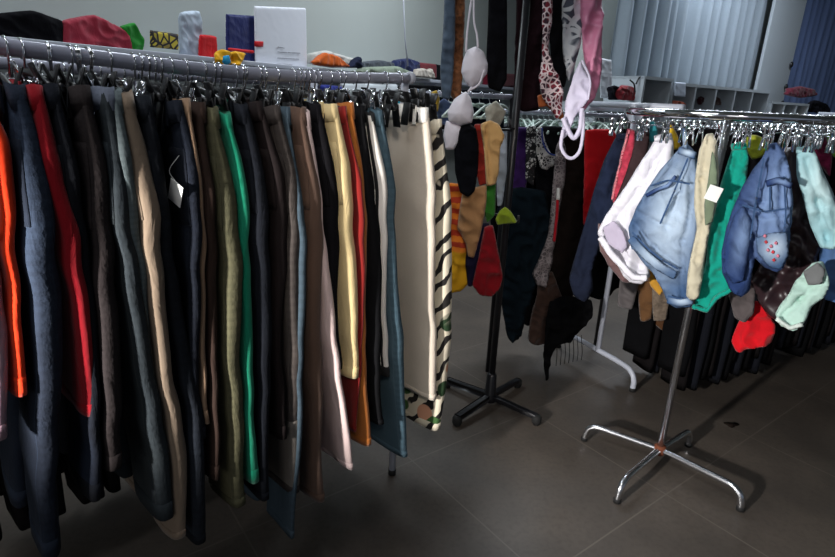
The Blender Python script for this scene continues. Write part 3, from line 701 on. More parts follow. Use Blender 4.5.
# denim jacket
P = rp(.27, .02)
o = piece('denim_jacket', 'crumpled blue denim jacket with pink embroidered flowers on the ring rack', 'jacket', [(762, 158), (769, 144), (777, 142), (784, 152), (790, 172), (793, 205), (791, 236), (787, 262), (778, 274), (766, 270), (755, 258), (752, 272), (750, 292), (741, 298), (730, 290), (722, 272), (721, 250), (726, 228), (732, 210), (742, 188), (752, 172)], P, -26, M_jdenim, thick=.05, fold=.013, creases=[[(772, 150), (760, 200), (756, 240)], [(732, 222), (752, 236), (756, 256)], [(782, 160), (780, 225)], [(740, 200), (764, 214), (790, 210)], [(728, 250), (744, 262)]])
sub(o, 'chest_flap', [(755, 238), (768, 233), (788, 232), (789, 256), (780, 270), (770, 268), (758, 254)], P, -26, M_bdenim, off=.048, thick=.007, label='paler embroidered pocket flap')
sub(o, 'sleeve', [(724, 246), (734, 214), (744, 205), (752, 222), (750, 250), (744, 280), (732, 284), (724, 268)], P, -26, M_jdenim, off=.03, thick=.03, fold=.008)
sub(o, 'waistband', wide([(766, 184), (778, 180), (792, 186)], 7), P, -26, M_jdenim, off=.052)
for pts in ([(764, 158), (756, 200), (750, 240)], [(784, 176), (786, 215), (782, 250)], [(742, 205), (764, 212), (790, 208)], [(770, 184), (770, 212)]):
    sub(o, 'stitching', wide(pts, 1.8), P, -26, K0('seam_blue', C(58, 84, 122)), off=.040, thick=.003, res=.006, fold=0)
for k, (x, y) in enumerate(((766, 242), (771, 246), (776, 243), (773, 252), (768, 250), (778, 256), (774, 260), (765, 236))):
    sub(o, 'embroidered_flower', [(x - 2.2, y), (x, y - 2.2), (x + 2.2, y), (x, y + 2.2)], P, -26, cloth('embroidery_pink' if k % 3 else 'embroidery_red', C(222, 130, 150) if k % 3 else C(206, 60, 70)), off=.056, thick=.003, res=.004)
# mint and pale blue at the right
P = rp(.2, .0)
o = piece('jeans', 'pale mint blue jeans with a crease hanging at the right of the ring rack', 'jeans', [(796, 150), (806, 144), (814, 150), (822, 170), (832, 190), (842, 215), (844, 240), (832, 250), (820, 248), (810, 225), (803, 198), (796, 175)], P, -30, denim('mint_denim', C(150, 190, 196), C(206, 226, 226), fade=.6, seam=False), thick=.032, fold=.010, creases=[[(806, 158), (818, 200), (828, 240)]])
sub(o, 'waistband', wide([(796, 150), (814, 152)], 7), P, -30, denim('mint_denim', 0, 0), off=.022, thick=.014)
o = piece('jeans', 'mid blue jeans leg at the far right edge below the mint jeans', 'jeans', [(822, 240), (850, 236), (856, 300), (838, 304), (824, 300), (818, 270)], rp(.1), -30, denim('sky_denim', C(72, 104, 150), C(120, 150, 190), fade=.4, seam=False), thick=.03)
P = rp(.22)
o = piece('shorts', 'mint green shorts with a frayed hem at the lower right of the ring rack', 'shorts', [(798, 280), (812, 264), (824, 262), (830, 282), (826, 296), (812, 308), (803, 324), (792, 330), (779, 324), (775, 314), (786, 298)], P, -28, cloth('mint_cotton', C(184, 216, 204), .93), thick=.026, fold=.008, creases=[[(822, 278), (800, 300), (782, 316)]])
sub(o, 'frayed_hem', wide([(776, 318), (790, 328), (803, 324)], 5), P, -28, cloth('mint_fray', C(224, 236, 228)), off=.022)
sub(o, 'grey_cuff', [(803, 272), (818, 262), (826, 270), (822, 284), (808, 286)], P, -28, cloth('grey_cuff', C(120, 122, 122)), off=.024, label='grey waist lining')
o = piece('top', 'magenta and navy striped top at the right rear of the ring rack', 'top', [(808, 128), (822, 130), (832, 150), (830, 178), (816, 160)], rp(-.1), -30, cloth('magenta_knit', C(140, 34, 76), .35, ns=60), thick=.014)
o = piece('top', 'green top at the right end of the ring rack rail', 'top', [(826, 134), (836, 136), (842, 150), (834, 158), (828, 148)], rp(-.04), -30, cloth('grass_knit', C(96, 148, 46)), thick=.012, fold=.004)
piece('top', 'charcoal top filling the rear of the ring rack behind the beige shorts', 'top', [(676, 130), (700, 128), (730, 130), (735, 180), (722, 215), (700, 230), (684, 200), (678, 160)], rp(-.2), -28, dk[1], thick=.02)
piece('dress', 'black dress hanging inside the ring rack behind the denim jacket', 'dress', [(740, 132), (765, 130), (800, 130), (815, 160), (822, 210), (815, 290), (780, 300), (740, 290), (728, 220), (735, 160)], rp(-.15), -28, dk[0], thick=.03)
# hangers round the ring
for k, a in enumerate([-2.75, -2.5, -2.3, -2.1, -1.95, -1.8, -1.6, -1.45, -1.25, -1.05, -.85, -.6, -.4, -.1, .3, .8, 1.3, 1.9, 2.4, 2.9]):
    h = copy_tree(hanger0); h.location = (RC.x + RGR * math.cos(a), RC.y + RGR * math.sin(a), RGZ); h.rotation_euler = (0, 0, a + random.uniform(-.2, .2)); tag(h, 'chrome clip hanger hooked over the round rail of the chrome rack', 'hanger', 'clip hangers round the chrome ring'); h.scale = (.42, .5, .7)

# ================================================================== WHITE RACK behind the ring
F1 = Vector((1.016, 2.287, 0)); F2 = Vector((.776, 2.739, 0)); FD = (F2 - F1).normalized(); FR_ = Vector((FD.y, -FD.x, 0)); TZ = 1.256
wr = empty('clothes_rack', (F1 + F2) / 2, 0, 'white tubular clothes rack with arched foot standing behind the chrome ring rack', 'clothes rack')
bpy.context.view_layer.update()
def zz(p, z): return Vector((p.x, p.y, z))
for base in (0, 1.9):
    A, B = F1 + FR_ * base, F2 + FR_ * base; Mx = (A + B) / 2 - FD * .02
    bm = bmesh.new(); tube(bm, smooth_path([zz(A, .006), zz(A, .05), zz(A + FD * .02, .085), zz(A + FD * .07, .102), zz(Mx, .104), zz(B - FD * .07, .102), zz(B - FD * .02, .085), zz(B, .05), zz(B, .006)], 6), .0125, 14); under(bm_obj('arched_foot', bm, M_white), wr)
    for e_ in (A, B): bm = bmesh.new(); tube(bm, [zz(e_, 0), zz(e_, .018)], .0145, 12); under(bm_obj('foot_cap', bm, M_rubber), wr)
    bm = bmesh.new(); tube(bm, [zz(Mx, .1), zz(Mx, TZ)], .0125, 14); under(bm_obj('post', bm, M_white), wr)
    bm = bmesh.new(); tube(bm, [zz(A, TZ), zz(B, TZ)], .0125, 14); under(bm_obj('top_bar', bm, M_white), wr)
    bm = bmesh.new()
    for sg in (-1, 1):
        a, b, c = zz(Mx, TZ - .01), zz(Mx + FD * .075 * sg, TZ - .01), zz(Mx, TZ - .09)
        f = [[bm.verts.new(p + FR_ * o_) for p in (a, b, c)] for o_ in (-.003, .003)]
        bm.faces.new(f[0]); bm.faces.new(f[1][::-1])
        for i in range(3): bm.faces.new((f[0][i], f[0][(i + 1) % 3], f[1][(i + 1) % 3], f[1][i]))
    under(bm_obj('gusset', bm, M_white, None, False), wr)
for E_ in (F1, F2):
    bm = bmesh.new(); tube(bm, [zz(E_, TZ - .02), zz(E_ + FR_ * 1.9, TZ - .02)], .0115, 12); under(bm_obj('rail', bm, M_white), wr)
AR = math.atan2(-FD.y, -FD.x)
for k in range(34):
    s = .10 + k * .052 + random.uniform(-.008, .008); j = k % 3
    t = copy_tree(protos[j]); p = F1 + FR_ * s; t.location = (p.x, p.y, TZ - .02 - .095); t.rotation_euler.z = AR + random.uniform(-.15, .15); sc = random.uniform(.98, 1.09); t.scale = (1, 1, sc)  # dark legs stretched towards the floor to stand in for shadow there
    tag(t, 'dark trousers on the white tubular rack in the shade behind the chrome ring rack', 'trousers', 'dark trousers on the white tubular rack')
    h = copy_tree(hanger0); h.location = (p.x, p.y, TZ - .02); h.rotation_euler = (0, 0, AR + random.uniform(-.2, .2)); tag(h, 'chrome clip hanger on the white tubular rack behind the ring rack', 'hanger', 'clip hangers on the white tubular rack')
PB = F1 + FR_ * .02 + FD * .02 + Vector((0, 0, 1))
piece('trousers', 'short grey trousers hanging low behind the white shorts, left of the brown pair', 'trousers', [(622, 200), (645, 200), (641, 250), (640, 280), (632, 311), (617, 306), (621, 270)], PB, -24, cloth('ash_twill', C(104, 98, 98)), thick=.02)
piece('trousers', 'tan brown trousers low behind the ring rack between grey and lace pieces', 'trousers', [(640, 200), (658, 200), (657, 270), (652, 320), (640, 322), (637, 280)], PB + VA * .05, -24, cloth('tan_brown', C(120, 84, 52)), thick=.02)
piece('lace_skirt', 'beige lace skirt showing below the light blue denim shorts', 'skirt', [(655, 230), (672, 230), (670, 290), (667, 319), (653, 320), (652, 290)], PB - VA * .01, -24, cloth('beige_lace', C(134, 118, 102), .55, ns=80), thick=.015)
piece('skirt', 'rust brown long skirt in shadow behind the chrome pole', 'skirt', [(655, 240), (690, 240), (694, 300), (690, 338), (670, 336), (650, 322)], PB + VA * .09, -24, cloth('rust_brown', C(96, 62, 36)), thick=.025)

# ================================================================== BLACK TOWER STAND
TB = Vector((.332, 2.10, 0))
tw = empty('display_stand', TB, 0, 'black metal display stand on a four legged base, hung with scarves and bras', 'display stand')
bpy.context.view_layer.update()
bm = bmesh.new(); tube(bm, [zz(TB, .06), zz(TB, 1.74)], .0135, 16); under(bm_obj('pole', bm, M_black), tw)
bm = bmesh.new(); tube(bm, [zz(TB, .03), zz(TB, .05), zz(TB, .15), zz(TB, .16)], [.03, .024, .021, .015], 18); under(bm_obj('base_socket', bm, M_black), tw)
for fx, fy in ((.156, 2.249), (.481, 2.278), (.185, 1.943), (.511, 1.975)):
    e_ = Vector((fx, fy, 0)); d = e_ - TB; bm = bmesh.new()
    a = math.atan2(d.y, d.x); L = d.length
    rot = Matrix.Rotation(a, 3, 'Z') @ Matrix.Rotation(.07, 3, 'Y'); box(bm, TB + d * .5 + Vector((0, 0, .042)), (L, .026, .020), rot); bevel(bm, .003); lg = under(bm_obj('leg', bm, M_black), tw)
    bm = bmesh.new(); tube(bm, [zz(e_, 0), zz(e_, .012), zz(e_, .034), zz(e_, .042)], [.014, .02, .02, .012], 14); under(bm_obj('foot', bm, M_rubber), lg)
ARMZ = 1.66
def arm(a, b):
    a, b = Vector(a), Vector(b); bm = bmesh.new(); d = b - a
    tube(bm, smooth_path([a, a + d * .5, b, b + Vector((0, 0, .025))], 5), .005, 8); under(bm_obj('arm', bm, M_black), tw)
for x, y in ((120, 0), (-260, 0)): pass
armL = at_y(440, -20, 2.08); armR = at_y(612, -20, 2.02)
for e_ in (armL, armR, at_y(470, -20, 1.98), at_y(580, -20, 2.2)): arm(zz(TB, ARMZ), Vector((e_.x, e_.y, ARMZ)))
wl, wr_ = at_y(445, 212, 2.04), at_y(518, 222, 2.04)
arm((TB.x, TB.y, (wl.z + wr_.z) / 2), wl); arm((TB.x, TB.y, (wl.z + wr_.z) / 2), wr_)
ml, mr = at_y(452, 128, 2.06), at_y(510, 126, 2.06)
arm((TB.x, TB.y, ml.z), ml); arm((TB.x, TB.y, ml.z), mr)
def tp(y): return Vector((.3, y, 1))
K_ = cloth
# bra
M_bra = cloth('white_satin_bra', C(232, 226, 234), .97, rough=.6)
br_ = empty('white_bra', at_y(468, 90, 1.93), 0, 'white moulded bra hanging sideways on the left of the black stand', 'bra')
for nm, pts, th in (('cup', [(463, 60), (467, 50), (476, 46), (484, 52), (488, 64), (487, 74), (480, 82), (472, 88), (466, 84), (461, 72)], .05), ('cup', [(466, 91), (471, 98), (474, 112), (472, 123), (460, 126), (449, 122), (447, 112), (454, 99)], .05), ('side_band', [(446, 120), (460, 125), (463, 132), (459, 142), (454, 150), (446, 150), (443, 136)], .025)):
    o = cloth_piece(nm, pts, tp(1.93), R_(-8), M_bra, thick=th, R=.07, fold=.001, parent=br_)
for pts in ([(466, 52), (467, 35), (470, 10), (474, -15)], [(478, 48), (477, 35), (474, 20), (474, -15)], [(472, 87), (468, 92)], [(484, 70), (479, 84), (470, 90)]):
    strap('strap', [at_y(x, y, 1.92 + .0 * i) for i, (x, y) in enumerate(pts)], M_bra, r=.0035, parent=br_)
piece('camisole', 'black camisole high on the stand between the white bra and the pole', 'top', [(489, -25), (507, -25), (507, 40), (507, 80), (500, 92), (488, 88), (486, 60), (488, 20)], tp(2.03), -5, K_('black_jersey', C(16, 16, 20)), thick=.025)
piece('scarf', 'grey blue scarf hanging at the far left of the black stand', 'scarf', [(445, -25), (455, -25), (455, 40), (453, 80), (450, 100), (442, 98), (440, 70), (443, 30)], tp(2.09), 0, K_('grey_blue_knit', C(88, 104, 122), .7, ns=50), thick=.016)
piece('scarf', 'paisley brown and orange scarf left of the white bra', 'scarf', [(453, -25), (466, -25), (464, 40), (463, 70), (461, 96), (454, 101), (449, 92), (453, 60)], tp(2.12), 0, K_('paisley_print', C(150, 96, 62), .3, ns=70), thick=.016)
piece('burgundy_dress', 'dark burgundy black dress hanging right of the black pole', 'dress', [(516, -25), (546, -25), (543, 40), (541, 96), (538, 110), (526, 112), (513, 109), (514, 50)], tp(2.14), 4, K_('burgundy_black', C(38, 22, 27)), thick=.022)
def paisley(name, a, b, c_, sc=60):
    q = NT(name); tc = q.n('ShaderNodeTexCoord'); v = q.n('ShaderNodeTexVoronoi', Scale=float(sc)); v.feature = 'DISTANCE_TO_EDGE'; q.l(tc.outputs['Object'], v.inputs[0])
    e_ = q.ramp(v.outputs[0], [(0, 1.), (.10, 1.), (.14, 0.)]); n_ = q.n('ShaderNodeTexNoise', Scale=sc * .4); q.l(tc.outputs['Object'], n_.inputs[0])
    q.base(q.mix(e_, q.mix(q.ramp(n_.outputs[0], [(.48, 0.), (.52, 1.)]), a, c_), b)); q.b.inputs['Roughness'].default_value = .85; return q.m
o = piece('printed_scarf', 'red and white patterned twisted scarf hanging beside the burgundy dress', 'scarf', [(543, -25), (553, -25), (552, 20), (549, 48), (553, 66), (560, 78), (564, 96), (561, 112), (555, 120), (549, 108), (541, 96), (539, 78), (543, 60), (541, 20)], tp(2.0), 4, paisley('red_white_print', C(126, 34, 50), C(226, 206, 206), C(60, 30, 44), 55), thick=.022, fold=.01)
piece('scarf', 'orange brown scarf end below the red patterned scarf', 'scarf', [(537, 95), (549, 93), (559, 104), (564, 122), (556, 118), (546, 106), (538, 108)], tp(2.03), 4, K_('orange_brown', C(176, 94, 50)), thick=.012)
piece('black_slip', 'black slip high on the stand between red scarf and grey flowered top', 'top', [(552, -25), (567, -25), (568, 40), (570, 70), (564, 88), (556, 84), (551, 60), (550, 30)], tp(2.08), 4, K_('black_jersey', C(16, 16, 20)), thick=.018)
piece('flowered_top', 'pale grey top with dark flower print beside the pink satin', 'top', [(562, -25), (584, -25), (582, 40), (576, 66), (569, 82), (565, 66), (563, 30)], tp(2.06), 4, paisley('grey_flower_print', C(188, 192, 196), C(196, 198, 200), C(70, 74, 86), 26), thick=.016)
piece('pink_satin_slip', 'pink satin slip hanging at the right side of the black stand', 'slip', [(582, -25), (605, -25), (603, 40), (601, 80), (594, 98), (582, 110), (576, 112), (584, 92), (586, 66), (582, 30)], tp(2.02), 6, plain('pink_satin', C(222, 138, 170), .4, var=.92), thick=.022, fold=.012)
lb = piece('lilac_bra', 'pale lilac bra with long loop straps hanging below the pink satin', 'bra', [(580, 60), (586, 70), (591, 84), (588, 98), (581, 108), (573, 118), (566, 136), (561, 140), (562, 122), (566, 100), (572, 80)], tp(1.97), 4, K_('lilac_satin', C(206, 200, 220), .95, rough=.6), thick=.025)
for pts, r in (([(563, 130), (561, 146), (566, 156), (573, 158), (580, 150), (583, 132), (583, 112)], .006), ([(563, 118), (568, 130), (574, 138), (580, 128), (582, 108)], .008), ([(582, 60), (590, 80), (588, 100)], .004)):
    strap('strap', [at_y(x, y, 1.955) for x, y in pts], K_('lilac_satin', 0), r=r, parent=lb)
# middle and lower tiers
piece('eye_mask', 'long black padded pouch with sequins hanging left of the tan scarf', 'pouch', [(459, 128), (468, 122), (476, 128), (479, 145), (478, 170), (475, 190), (468, 197), (460, 192), (455, 172), (454, 146)], tp(1.94), -4, K_('black_padded', C(14, 15, 20)), thick=.03)
piece('scarf', 'rust red scarf between the black pouch and the tan scarf', 'scarf', [(474, 124), (483, 124), (486, 150), (487, 184), (479, 186), (474, 160)], tp(1.99), -4, K_('rust_red', C(160, 44, 32), .7, ns=50), thick=.014)
piece('scarf', 'folded tan camel scarf draped over the middle arm of the stand', 'scarf', [(480, 124), (490, 120), (499, 124), (505, 136), (500, 148), (499, 170), (496, 184), (486, 186), (484, 150)], tp(1.97), -4, K_('camel_knit', C(206, 162, 104), .9), thick=.02, fold=.009, creases=[[(486, 128), (490, 180)]])
piece('scarf', 'light brown scarf hanging across the lower wire arm of the stand', 'scarf', [(463, 190), (487, 184), (486, 206), (480, 236), (474, 258), (468, 256), (466, 244), (457, 230), (460, 205)], tp(1.97), -4, K_('light_brown_linen', C(170, 126, 84), .9), thick=.018, fold=.009)
def plaid(name):
    q = NT(name); tc = q.n('ShaderNodeTexCoord'); sp = q.n('ShaderNodeSeparateXYZ'); q.l(tc.outputs['UV'], sp.inputs[0])
    w1 = q.n('ShaderNodeTexWave', Scale=3.2, Distortion=1.5); w1.bands_direction = 'Z'; mp = q.n('ShaderNodeCombineXYZ'); q.l(sp.outputs[1], mp.inputs[2]); q.l(sp.outputs[0], mp.inputs[0]); q.l(mp.outputs[0], w1.inputs[0])
    top = q.mix(q.ramp(w1.outputs['Fac'], [(.45, 0.), (.55, 1.)]), C(214, 120, 30), C(170, 52, 22))
    q.base(q.mix(q.ramp(sp.outputs[1], [(.60, 0.), (.62, 1.)]), top, C(216, 160, 14))); q.b.inputs['Roughness'].default_value = .9; return q.m
piece('shorts', 'orange checked and yellow shorts at the left of the stand beside the tiger print trousers', 'shorts', [(447, 182), (462, 184), (464, 215), (467, 250), (468, 284), (460, 291), (450, 292), (446, 270)], tp(2.02), -4, plaid('orange_check'), thick=.025)
piece('top', 'fresh green top hanging in the middle of the stand', 'top', [(486, 182), (496, 180), (495, 214), (487, 223), (482, 208)], tp(2.03), -4, K_('leaf_green', C(58, 132, 46)), thick=.016)
piece('briefs', 'lime green briefs clipped to the lower wire arm by the pole', 'briefs', [(495, 218), (499, 210), (505, 206), (511, 211), (517, 221), (508, 224), (497, 224)], tp(1.96), -4, K_('lime_cotton', C(136, 156, 34)), thick=.014)
piece('top', 'navy top hanging between the yellow shorts and the red top', 'top', [(471, 224), (490, 222), (484, 255), (476, 285), (468, 286), (465, 262)], tp(2.0), -4, K_('navy_purple', C(24, 20, 48)), thick=.018)
piece('top', 'crimson top with pale lace edge hanging low left of the pole', 'top', [(484, 226), (493, 224), (498, 250), (503, 276), (500, 288), (490, 297), (478, 293), (472, 284), (478, 260)], tp(1.98), -4, K_('deep_crimson', C(140, 12, 24)), thick=.022)
piece('camisole', 'pale blue white camisole seen beside the pole above the green top', 'top', [(498, 134), (507, 128), (507, 170), (502, 205), (497, 206), (496, 170)], tp(2.12), -4, K_('pale_blue_silk', C(178, 190, 204)), thick=.014)
# ================================================================== REAR RACK behind the stand
RK = [at_y(425, 118, 2.75), at_y(630, 122, 2.75)]
rr = empty('clothes_rack', (RK[0].x, RK[0].y, 0), 0, 'grey rack behind the black stand, crowded with dresses on pale plastic hangers', 'clothes rack')
bpy.context.view_layer.update()
RKZ = 1.205; ra, rb = zz(RK[0], RKZ), zz(RK[1], RKZ)
bm = bmesh.new(); tube(bm, [ra, rb], .011, 12); under(bm_obj('rail', bm, M_rail), rr)
for e_ in (ra, rb): bm = bmesh.new(); tube(bm, [e_, zz(e_, 0)], .011, 12); under(bm_obj('post', bm, M_black), rr)
def plastic_hanger(mat):
    root = bpy.data.objects.new('plastic_hanger', None); COL.objects.link(root)
    bm = bmesh.new(); tube(bm, [(.0, .014 * math.sin(a), .014 * math.cos(a)) for a in [R_(-140 + 20 * k) for k in range(12)]] + [(0, .004, -.02), (0, 0, -.035)], .002, 6); bm_obj('hook', bm, M_chrome, root)
    bm = bmesh.new(); tube(bm, smooth_path([(-.17, 0, -.085), (-.08, 0, -.05), (0, 0, -.033), (.08, 0, -.05), (.17, 0, -.085)], 5), .0055, 8); tube(bm, [(-.17, 0, -.085), (.17, 0, -.085)], .004, 8); bm_obj('shoulder', bm, mat, root)
    return root
ph = plastic_hanger(M_hanger_w); first = True
for k in range(24):
    t = k / 23; p = ra.lerp(rb, .34 + .62 * t); h = ph if first else copy_tree(ph); first = False
    h.location = p; h.rotation_euler.z = R_(90) + random.uniform(-.9, .2) ; tag(h, 'pale plastic hanger on the grey rack behind the black stand', 'hanger', 'pale plastic hangers on the rear rack')
def kp(y): return Vector((.5, y, 1))
piece('scarf', 'pale yellow scarf on the rear rack right of the pole', 'scarf', [(507, 126), (515, 126), (514, 176), (508, 188)], kp(2.58), 0, K_('pale_yellow', C(196, 190, 150)), thick=.012)
piece('blouse', 'purple blouse on the rear rack right of the pole', 'blouse', [(512, 127), (532, 127), (530, 160), (524, 196), (514, 208), (508, 190)], kp(2.6), 0, K_('deep_purple', C(66, 36, 104)), thick=.03)
piece('top', 'black top with white dots beside the purple blouse', 'top', [(526, 126), (537, 126), (536, 165), (533, 186), (525, 180)], kp(2.56), 0, paisley('dotted_black', C(22, 22, 26), C(24, 24, 28), C(190, 190, 188), 60), thick=.014)
piece('dress', 'black dress with a blue curved neckline on the rear rack', 'dress', [(538, 126), (566, 126), (566, 180), (556, 230), (542, 235), (534, 180)], kp(2.62), 0, K_('black_crepe', C(24, 24, 28)), thick=.02)
o = piece('lace_blouse', 'white and black floral lace blouse on the rear rack', 'blouse', [(537, 127), (543, 127), (545, 140), (551, 154), (555, 156), (554, 166), (547, 170), (540, 168), (536, 150)], kp(2.5), 0, paisley('lace_flower', C(196, 194, 190), C(206, 204, 200), C(40, 40, 44), 80), thick=.012)
strap('neckline', [at_y(x, y, 2.485) for x, y in ((542, 128), (543, 142), (548, 152), (555, 155), (560, 150))], K_('royal_blue', C(60, 80, 160)), r=.0035, parent=o)
piece('scarf', 'sheer grey lace scarf hanging straight below the lilac straps', 'scarf', [(556, 146), (563, 136), (566, 150), (565, 184), (559, 210), (556, 240), (552, 268), (546, 288), (536, 284), (532, 274), (540, 256), (548, 236), (551, 204)], kp(2.4), 0, paisley('grey_lace', C(120, 110, 112), C(150, 140, 140), C(84, 76, 78), 60), thick=.014)
piece('coat', 'very dark brown coat between the grey scarf and the red trousers', 'coat', [(560, 128), (588, 128), (587, 180), (584, 230), (580, 288), (566, 302), (548, 302), (549, 262), (556, 210)], kp(2.55), 0, K_('umber_wool', C(30, 23, 20)), thick=.04)
o = piece('belt', 'thin red belt with a white buckle hanging over the dark coat', 'belt', wide([(558, 194), (557, 215), (554, 242)], 3.2), kp(2.4), 0, K_('red_strap', C(196, 24, 40)), thick=.008, fold=.001, res=.006, off=.03)
sub(o, 'buckle', wide([(559, 188), (558, 200)], 4), kp(2.4), 0, M_paper, off=.04, res=.006, label='white buckle')
piece('trousers', 'bright red trousers on the rear rack left of the navy trousers', 'trousers', [(584, 129), (614, 129), (620, 150), (612, 190), (600, 214), (590, 224), (583, 226), (584, 180)], kp(2.5), 0, K_('poster_red', C(220, 24, 34), .9), thick=.02, fold=.004)
piece('dress', 'long black dress with teal hem hanging behind the pole of the stand', 'dress', [(498, 190), (520, 186), (545, 190), (552, 225), (545, 265), (530, 300), (521, 345), (508, 340), (503, 312), (497, 260)], kp(2.45), 0, K_('teal_black', C(18, 30, 38)), thick=.04, fold=.014)
piece('skirt', 'dusky brown skirt hem below the grey lace scarf', 'skirt', [(540, 278), (552, 270), (562, 296), (557, 320), (549, 344), (538, 346), (527, 340), (533, 306)], kp(2.5), 0, K_('dusky_brown', C(74, 54, 46)), thick=.022)
o = piece('shawl', 'black fringed shawl trailing low towards the arched white foot', 'shawl', [(549, 300), (572, 296), (592, 300), (594, 316), (582, 330), (572, 344), (560, 344), (552, 352), (548, 378), (545, 380), (543, 352), (545, 320)], kp(2.36), 0, K_('black_shawl', C(12, 12, 14)), thick=.02)
for k in range(7):
    x = 556 + k * 4.2; strap('tassel', [at_y(x, 335, 2.36), at_y(x + 1, 352, 2.36), at_y(x, 366 - k, 2.36)], K_('black_shawl', 0), r=.0015, parent=o)
piece('coat', 'long black coat at the left end of the rear rack behind the stand', 'coat', [(492, 126), (556, 126), (560, 200), (552, 290), (532, 326), (512, 320), (497, 280), (490, 220)], kp(2.68), 0, dk[0], thick=.05)
piece('coat', 'wide black coat on the rear rack behind the red trousers', 'coat', [(560, 128), (640, 128), (642, 200), (630, 280), (600, 300), (570, 290), (560, 220)], kp(2.72), 0, dk[0], thick=.05)
# ================================================================== SHELVES AND CLUTTER BY THE BACK WALL
WN = Vector((WD.y, -WD.x, 0)); WA = math.atan2(WD.y, WD.x)
S0 = Vector((-.756, 3.52, 0)); SHZ = 1.40
def shelf(z, label, t0=-2.6, t1=4.2, depth=.24):
    o = empty('wall_shelf', S0 + Vector((0, 0, z)), WA, label, 'shelf')
    bm = bmesh.new(); box(bm, ((t0 + t1) / 2, depth / 2 - 0, -.0125), (t1 - t0, depth, .025)); bevel(bm, .003); bm_obj('board', bm, M_white, o)
    for t in [t0 + .1 + k * 1.1 for k in range(int((t1 - t0) / 1.1) + 1)]:
        bm = bmesh.new(); box(bm, (t, depth - .012, -.10), (.02, .02, .16)); box(bm, (t, depth / 2, -.035), (.018, depth * .8, .02)); bevel(bm, .002); bm_obj('bracket', bm, M_white, o)
    return o
shelf(SHZ, 'white wall shelf loaded with folded clothes behind the long rack')
shelf(1.0, 'lower white wall shelf mostly hidden behind the hanging trousers')
SP = S0 + Vector((0, 0, 1))
def on_shelf(name, label, cat, pts, mat, off=-.06, **k):
    k.setdefault('thick', .09); k.setdefault('fold', .006)
    return piece(name, label, cat, pts, SP, math.degrees(WA), mat, off=off, **k)
on_shelf('cloth_bundle', 'dusty pink red folded cloth at the left end of the wall shelf', 'cloth', [(60, 20), (95, 14), (126, 30), (134, 56), (100, 58), (58, 54)], K_('rose_red', C(160, 48, 66)), thick=.06)
on_shelf('cloth_bundle', 'bright green cloth lying beside the rose red bundle on the wall shelf', 'cloth', [(120, 26), (134, 22), (143, 40), (141, 58), (128, 58), (124, 44)], K_('vivid_green', C(30, 130, 40)), thick=.05)
on_shelf('cloth_bundle', 'black cloth heap near the left edge of the wall shelf', 'cloth', [(-10, 14), (30, 10), (62, 20), (62, 56), (20, 54), (-12, 48)], K_('black_jersey', C(16, 16, 20)), thick=.06)
o = on_shelf('magazine_box', 'yellow and black printed box on the wall shelf above the rail', 'box', [(150, 30), (178, 34), (178, 50), (150, 47)], paisley('yellow_print', C(196, 176, 60), C(40, 36, 40), C(150, 130, 60), 30), thick=.03, smooth_out=False, fold=0)
on_shelf('white_bag', 'pale translucent bag standing between the yellow box and the red bag', 'bag', [(178, 12), (200, 10), (203, 60), (180, 60)], K_('pale_plastic', C(186, 198, 212)), thick=.03, off=-.1)
on_shelf('red_bag', 'bright red bag with white top on the wall shelf', 'bag', [(199, 34), (216, 36), (217, 62), (198, 60)], K_('signal_red', C(206, 28, 36)), thick=.03, fold=.0012)
o = on_shelf('navy_bag', 'navy blue carrier bag with a thin red stripe on the wall shelf', 'bag', [(226, 14), (256, 16), (256, 68), (226, 66)], K_('navy_plastic', C(28, 38, 100), rough=.5), thick=.03, fold=.001, smooth_out=False, off=-.08)
sub(o, 'stripe', wide([(228, 49), (254, 52)], 3), SP, math.degrees(WA), K_('signal_red', 0), off=-.045, thick=.004, res=.01, label='thin red stripe')
o = on_shelf('crumpled_bag', 'crumpled yellow and orange bag with a cyan spot on the wall shelf', 'bag', [(214, 64), (215, 54), (221, 49), (229, 52), (236, 51), (245, 53), (243, 62), (236, 67), (226, 68)], K_('yellow_plastic', C(240, 176, 30), .6, ns=30), thick=.04, off=.0, fold=.012)
sub(o, 'cyan_print', [(223, 56), (229, 55), (231, 63), (226, 66), (222, 62)], SP, math.degrees(WA), K_('cyan_print', C(30, 150, 196)), off=.045, thick=.004, res=.008, label='cyan printed spot')
o = on_shelf('paper_poster', 'large white sheet of paper with a small red emblem standing on the wall shelf', 'poster', [(254, 6), (306, 8), (307, 70), (255, 68)], plain('white_paper', C(226, 228, 236), .7, var=.98), thick=.006, fold=.0004, smooth_out=False, off=-.05)
sub(o, 'red_emblem', [(254.5, 41), (263, 41.5), (263, 47), (254.5, 46.5)], SP, math.degrees(WA), K_('signal_red', 0), off=-.04, thick=.003, res=.01, smooth_out=False)
for k, (y, x1) in enumerate(((47, 284), (52, 300), (58, 299), (64, 292))):
    sub(o, 'printed_line', wide([(277, y), (x1, y + 1.2)], .8), SP, math.degrees(WA), K_('grey_ink', C(150, 152, 160)), off=-.041, thick=.002, res=.012)
on_shelf('folded_cloth', 'orange folded garment on top of the pile on the wall shelf', 'cloth', [(312, 62), (324, 52), (336, 56), (349, 67), (330, 67), (316, 65)], K_('orange_fleece', C(214, 100, 34)), off=.0)
on_shelf('folded_cloth', 'white folded garment behind the orange one on the wall shelf', 'cloth', [(308, 64), (310, 53), (326, 50), (344, 56), (356, 59), (352, 68), (330, 68)], K_('ivory_fleece', C(208, 206, 200)), off=-.09)
on_shelf('folded_cloth', 'navy blue folded garment right of the orange one', 'cloth', [(345, 68), (352, 60), (358, 56), (361, 68)], K_('navy_fleece', C(26, 32, 56)), off=.0)
on_shelf('folded_cloth', 'slate grey folded garments on the middle of the wall shelf', 'cloth', [(358, 70), (360, 62), (378, 60), (392, 62), (394, 72)], K_('slate_fleece', C(70, 76, 84)), off=-.02)
